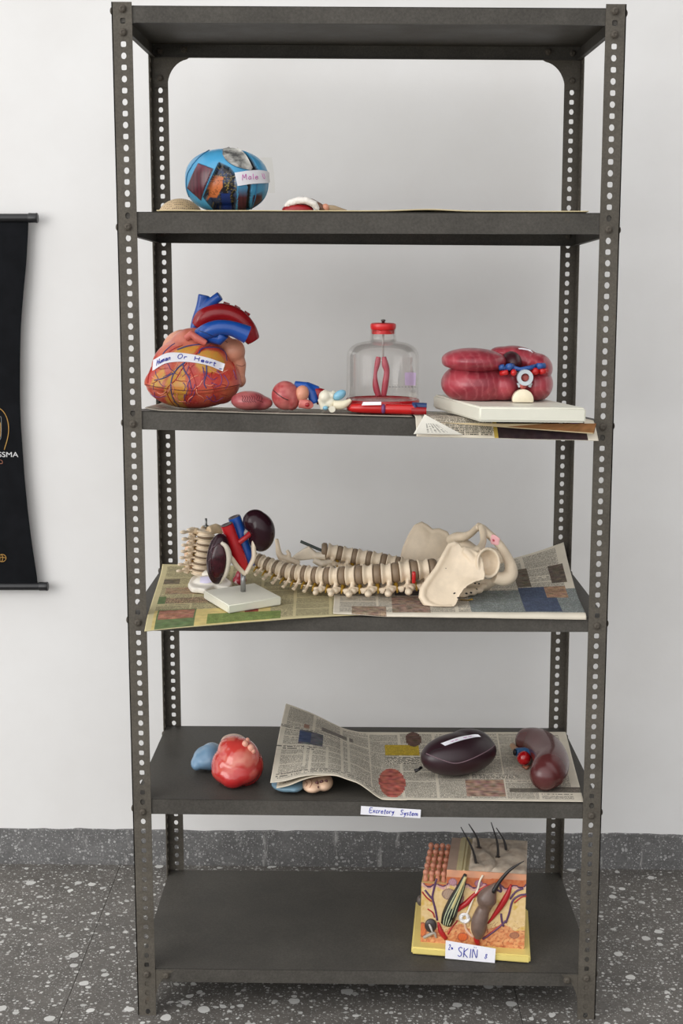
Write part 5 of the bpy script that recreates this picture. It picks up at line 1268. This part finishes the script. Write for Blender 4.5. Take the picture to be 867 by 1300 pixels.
# painted face
def wave(x): return 412+9*math.sin(x*.075)+7*math.sin(x*.031+1)
FAT, OR1, OR2 = S(222, 190, 132), S(200, 120, 76), S(226, 154, 110)
nF = (190, 130)
def face(u, v): return FP(150+565*u, 715+40*u-(390+20*u)*v*(zA/zH if u < .24 else 1), .0012)
def face_xy(u, v): return 150+565*u, 715+40*u-(390+20*u)*v*(zA/zH if u < .24 else 1)
fuv = [(i/nF[0], j/nF[1]) for j in range(nF[1]+1) for i in range(nF[0]+1)]; fit_ = iter(fuv)
def facecol(p, n):
    x, y = face_xy(*next(fit_)); f = noise.noise(V((x*.02, y*.02, 3))); g_ = noise.noise(V((x*.06, y*.06, 8)))
    wv = wave(x)+6*g_
    if y < 362+x*.02: c_ = mixc(S(226, 160, 122), S(206, 150, 120), .5+f)
    elif y < wv-6: c_ = mixc(OR1, S(190, 96, 56), .5+g_)
    elif y < wv+2: c_ = S(84, 50, 84)
    elif y < wv+16+8*f: c_ = mixc(S(196, 142, 150), S(226, 190, 160), .5+g_)
    else:
        c_ = mixc(FAT, S(212, 172, 70), .8 if noise.noise(V((x*.016, y*.013, 5))) > .34 else .0)
        c_ = mixc(c_, S(230, 200, 150), .4+g_)
        if y > 640+20*f+14*math.sin(x*.03): c_ = mixc(S(206, 124, 82), S(226, 168, 116), .5+1.2*g_)
        if abs(noise.noise(V((x*.035, y*.035, 1)))) < .03 and y > 600: c_ = mixc(c_, S(140, 60, 40), .7)
    for (ex, ey, ea, eb, ec) in ((300,460,38,30,S(176,150,130)), (355,480,28,42,S(150,120,110)), (320,395,24,20,S(186,140,150)), (660,680,26,18,S(176,120,90)), (380,690,30,24,S(220,110,60)), (160,650,24,40,S(220,120,70)), (460,400,22,20,S(170,120,140))):
        d = math.hypot((x-ex)/ea, (y-ey)/eb)
        if d < 1: c_ = mixc(ec, S(110, 70, 70), .6 if d > .82 or abs(math.sin(x*.25+y*.1)) < .15 else 0)
    return c_
build('painted_face', MB().grid(face, *nF), mat('hand painted plastic', None, .4, vary=.06), sk_, facecol, norm=False, label='painted layers of fat and dermis')
def ft(pts, r, n=10, lift=.002):
    k_ = .001*1.0; q = spline([(*FP(x, y, lift), a*.00039) for (x, y), a in zip(pts, r)], 5); return MB().tube([a[:3] for a in q], [a[3] for a in q], n)
ms = mat('muscle red plastic', S(176, 34, 38), .3)
build('muscle', ft([(340,560), (365,530), (400,503), (440,460), (500,415), (545,400)], [4, 13, 15, 11, 6, 3], 12), ms, sk_, label='red tapering muscle')
build('muscle', ft([(515,615), (545,575), (585,515), (615,460), (635,400)], [4, 10, 16, 15, 5], 12), ms, sk_, label='red tapering muscle')
build('muscle', ft([(290,700), (262,660), (245,610)], [10, 14, 5], 12), ms, sk_, label='red tapering muscle')
pv = mat('violet vessel paint', S(92, 62, 96), .4); rv = mat('red vessel paint', S(176, 50, 48), .4)
for pts in ([(232,380),(220,430),(212,480),(228,540),(240,600)], [(170,440),(195,470),(214,490)], [(718,452),(680,460),(645,490),(628,560),(612,610)], [(700,420),(660,440),(632,480)], [(612,600),(570,640),(520,680),(490,700)], [(575,400),(582,440),(560,430)], [(585,560),(590,600),(600,630)]):
    build('vein', ft(pts, [5.5]*len(pts), 8, .0015), pv, sk_)
for pts in ([(155,450),(180,480),(206,500)], [(352,600),(320,640),(300,675)], [(718,462),(690,470),(655,500)], [(540,405),(500,415),(470,430)], [(600,610),(540,660),(500,690)], [(186,540),(215,560),(225,585)]):
    build('artery', ft(pts, [4]*len(pts), 8, .0015), rv, sk_)
lf = [(388,350), (365,420), (330,500), (305,570), (290,618)]
build('hair_follicle', ft(lf, [8, 22, 33, 38, 30], 20, .002), mat('black green plastic', S(34, 36, 32), .35), sk_, label='black follicle with pale green stripes')
mb = []
for o in (-22, -8, 7, 22):
    mb.append(ft([(388+o*.12, 352), (365+o*.6, 420), (330+o*.9, 500), (305+o, 565), (292+o*.75, 612)], [2.6, 2.6, 3, 3, 2.6], 6, .0125+.0035*(1-(o/27)**2)))
parts('follicle_stripe', mb, mat('pale green stripe paint', S(186, 194, 156), .4), sk_)
build('hair', ft([(392,350), (378,385), (352,445), (322,520)], [7, 7, 6.5, 5], 10, .016), mat('straw hair', S(202, 186, 130), .4), sk_, label='straw coloured cut hair')
bf = remesh(ft([(468,690), (466,650), (470,600), (485,545), (498,520), (505,480), (520,445), (545,410), (560,395)], [20, 38, 43, 36, 34, 52, 42, 20, 12], 24, .006), .0016, 3)
build('hair_follicle', bf, mat('taupe plastic', S(112, 92, 82), .35, vary=.2, vscale=60), sk_, label='large taupe bulging follicle')
build('follicle_outline', ft([(540,420), (470,460), (452,490), (470,530), (440,580), (425,640), (440,680)], [5, 6, 6, 6, 6, 6, 6], 8, .003), mat('cream outline paint', S(222, 196, 150), .4), sk_)
M['hair'] = mat('black hair plastic', S(34, 30, 30), .35)
build('hair', ft([(540,430), (575,370), (620,315), (665,280), (700,258)], [13, 10, 8, 5, 2], 10, .014), M['hair'], sk_, label='long black hair leaving the big follicle')
build('sweat_duct', ft([(482,352), (466,385), (455,430), (432,480), (410,540), (396,570)], [5, 5.5, 5.5, 5.5, 6, 6], 10, .0035), mat('white duct plastic', S(232, 222, 200), .4), sk_, label='white sweat duct')
cq = [FP(388+26*math.cos(a)*(1-.02*a), 582+24*math.sin(a)*(1-.02*a), .004+.0016*math.sin(a*1.7)) for a in np.linspace(0, 19, 120)]
build('sweat_gland', MB().tube(cq, .0028, 8), mat('pearl white plastic', S(232, 230, 228), .35), sk_, label='white coiled sweat gland')
build('sweat_duct', ft([(388,610), (400,650), (430,680), (462,688)], [6, 7, 8, 8], 10, .0025), mat('cream pink plastic', S(226, 186, 160), .4), sk_)
build('bulb_tip', ft([(452,680), (460,715), (466,738)], [14, 14, 6], 12, .003), ms, sk_)
build('nerve_bulb', remesh(MB().ell(FP(205, 625, .004), (.0125, .006, .0150)), .0014, 2), mat('slate brown plastic', S(66, 58, 56), .3), sk_, label='dark oval nerve bulb')
build('nerve_core', ft([(198,610), (208,630), (216,650)], [4.5, 6, 4], 8, .011), mat('silver white paint', S(206, 200, 192), .4), sk_)
build('nerve_tail', ft([(168,690), (195,676), (225,665), (236,690)], [8, 9, 8, 5], 10, .004), mat('stone plastic', S(168, 158, 144), .4), sk_)
build('nerve_bulb', remesh(MB().ell(FP(140, 520, -.02), (.007, .009, .011)), .0014, 2), mat('grey brown plastic', S(92, 82, 76), .4), sk_)
for (x0, y0), (x1, y1) in (((574.5+30,1097),(585,1050)), ((609.2-1,1077),(595,1046)), ((632,1089),(623.5,1044)), ((642.4,1080.5),(630,1051))):
    p0 = atz(x0, y0, zt0+zH+.001) if y0 > 1060 else None
    p1 = at(x1, y1, p0.y+.004); mid = (p0+p1)/2+V((.004, 0, .002))
    q = spline([(*p0, .0030), (*(p0+(mid-p0)*.5+V((.0015, 0, 0))), .0026), (*mid, .0021), (*p1, .0009)], 6)
    build('hair', MB().tube([a[:3] for a in q], [a[3] for a in q], 10), M['hair'], sk_, label='upright black hair')
    build('hair_pit', MB().lathe([(.0058, .0002), (.005, .0022), (.0034, .0012), (1e-7, .0008)], p0+V((0, 0, .0005)), 16), mat('umber plastic', S(96, 80, 68), .6), sk_)
# its paper tag
def yb(px): return bc[0].y+(bc[1].y-bc[0].y)*((px-522)/(673-522))-.0012
ta, tb2, tc2, td = at(565, 1216.6, yb(565)-.004), at(628, 1222.5, yb(628)-.004), at(629.3, 1204.3, yb(629)-.0005), at(565.8, 1193.8, yb(566)-.0005)
def TG(s, t, o=0): return (ta*(1-s)+tb2*s)*(1-t)+(td*(1-s)+tc2*s)*t+V((0, -.0004-o, 0))
lb = build('paper_label', MB().grid(TG, 8, 4).grid(lambda s, t: TG(1-s, t)+V((0, .0005, 0)), 8, 4), M['paper'], sk_, norm=False, label='white paper tag reading SKIN in blue capitals')
build('handwriting', write('SKIN', .55, lambda s, t: TG(s, t, .0004), .00085, .25, .2, total=.43, slant=.05), M['ink_blue'], lb, label='blue capitals')
parts('pen_marks', [write('2~', .3, lambda s, t: TG(s, t, .0004), .0006, .06, .52, total=.10), write('&', .3, lambda s, t: TG(s, t, .0004), .0006, .79, .24, total=.06), write('~~', .08, lambda s, t: TG(s, t, .0004), .0003, .56, .84, total=.07)], M['ink_blue'], lb)

# ---------------------------------------------------------------- hanging banner on the wall
Yw = WY-.026; kb_ = 1/ppm((-.9, Yw, 1.3)); cxp = -150
bn = thing('hanging_banner', 'black cloth banner with gold emblem hanging on the wall at the left', 'banner', V((at(cxp, 500, Yw).x, WY-.004, at(0, 745, Yw).z)))
edge = [(284,36), (330,33.5), (380,29), (426,26), (490,25.2), (530,26), (570,28.6), (610,31.5), (650,35.5), (690,40.5), (736,47.5)]
def ex(y):
    for (a, xa), (b_, xb) in zip(edge, edge[1:]):
        if a <= y <= b_: return xa+(xb-xa)*(y-a)/(b_-a)
    return edge[0][1] if y < 284 else edge[-1][1]
es = spline(edge, 8); ey = [q[0] for q in es]; exx = [q[1] for q in es]
def ban(u, v, o=0):
    y = 740-(740-280)*v; xr = float(np.interp(y, ey, exx)); x = cxp+(xr-cxp)*(2*u-1)
    dep = .006*math.sin(PI*v)*(1 if True else 0)
    return at(x, y+2.5*(x/60)*0, Yw-dep*(.35+.65*(1-abs(2*u-1)))+.0012*noise.noise(V((u*5, v*7, 2)))-o)
mtb, ntb, bb = _new('black banner cloth'); nz = _noise(ntb, 14, 5, .7); ntb.links.new(_ramp(ntb, nz.outputs['Fac'], .3, .7, S(17, 18, 20), S(26, 27, 30)), bb.inputs['Base Color']); bb.inputs['Roughness'].default_value = .9; bb.inputs['Specular IOR Level'].default_value = .1
g = MB().grid(ban, 40, 60); n0 = len(g.v); g.v += [p+V((0, .0008, 0)) for p in g.v]; g.f += [tuple(i+n0 for i in reversed(f)) for f in g.f[:2400]]
build('cloth', g, mtb, bn, norm=False)
M['rod'] = mat('black lacquer rod', S(26, 26, 28), .35)
def brod(y, xr, r, nm):
    xl = 2*cxp-xr; a, b_ = at(xl, y, Yw), at(xr, y, Yw)
    o = build(nm, MB().tube([a, b_], r*kb_, 24), M['rod'], bn, sharp=50)
    for s, e in ((-1, a), (1, b_)):
        d = V((s, 0, 0)); build('end_cap', MB().lathe([(r*kb_*1.02, -.022), (r*kb_*1.16, -.020), (r*kb_*1.12, -.006), (r*kb_*1.2, -.002), (r*kb_*1.1, 0), (1e-7, .0005)], e, 24, d.to_track_quat('Z', 'Y').to_matrix()), M['rod'], o, sharp=50)
brod(276.7, 48, 5.3, 'top_rod'); brod(744.5, 61, 5.0, 'bottom_rod')
def BN(px, py, o=.0012):
    y = py; v = (740-y)/460; xr = float(np.interp(y, ey, exx)); u = ((px-cxp)/(xr-cxp)+1)/2; return ban(u, v, o)
M['gold'] = mat('gold print', S(176, 134, 62), .5); M['print_white'] = mat('white print', S(216, 216, 216), .6)
def bl_line(pts, r, n=6): q = spline(pts, 8); return MB().tube([BN(*p) for p in q], r, n, flat=.35, up=(0, 1, 0))
build('emblem', bl_line([(-8,517.5), (0,519), (6,525), (10,535), (11,546), (9.5,557), (5.5,571)], .0011), M['gold'], bn, label='gold arched outline of the emblem')
build('emblem', bl_line([(-6,528.5), (0,529), (1.6,531), (1.7,545), (1,556), (-2,560)], .0008), mat('grey print', S(120, 124, 122), .6), bn, label='grey inner outline of the emblem')
build('emblem', bl_line([(-2,536), (0.6,538), (0.7,552), (-2,556)], .0009), M['gold'], bn)
build('emblem', bl_line([(-3,584.5), (1,584), (3,586), (2.5,588.5), (-1,588.5)], .0006), mat('copper print', S(170, 110, 84), .5), bn)
build('emblem', MB().tube([BN(2.6+5.2*math.cos(a), 708.5+4.6*math.sin(a)) for a in np.linspace(0, 2*PI, 40)], .0009, 6).join(bl_line([(-2,709), (3,707.5), (7.6,708.5)], .0008)).join(bl_line([(2,704), (3.6,708), (2.4,713)], .0008)).join(bl_line([(-3,708), (-.5,704), (0,712)], .0008)), M['gold'], bn, label='gold round emblem')
tcv = bpy.data.curves.new('t', 'FONT'); tcv.body = 'SSMA'; tcv.size = 1; to = bpy.data.objects.new('t', tcv); COL.objects.link(to)
tm = bpy.data.meshes.new_from_object(to.evaluated_get(bpy.context.evaluated_depsgraph_get())); bpy.data.objects.remove(to)
xs_ = [v.co.x for v in tm.vertices]; x0_, x1_ = min(xs_), max(xs_); hh = max(v.co.y for v in tm.vertices)
g = MB(); g.v = [BN(-2.4+25.6*(v.co.x-x0_)/(x1_-x0_), 580.2-6.4*v.co.y/hh, .0014) for v in tm.vertices]; g.f = [tuple(p.vertices) for p in tm.polygons]
build('lettering', g, M['print_white'], bn, smooth=False, norm=False, label='white printed letters SSMA')
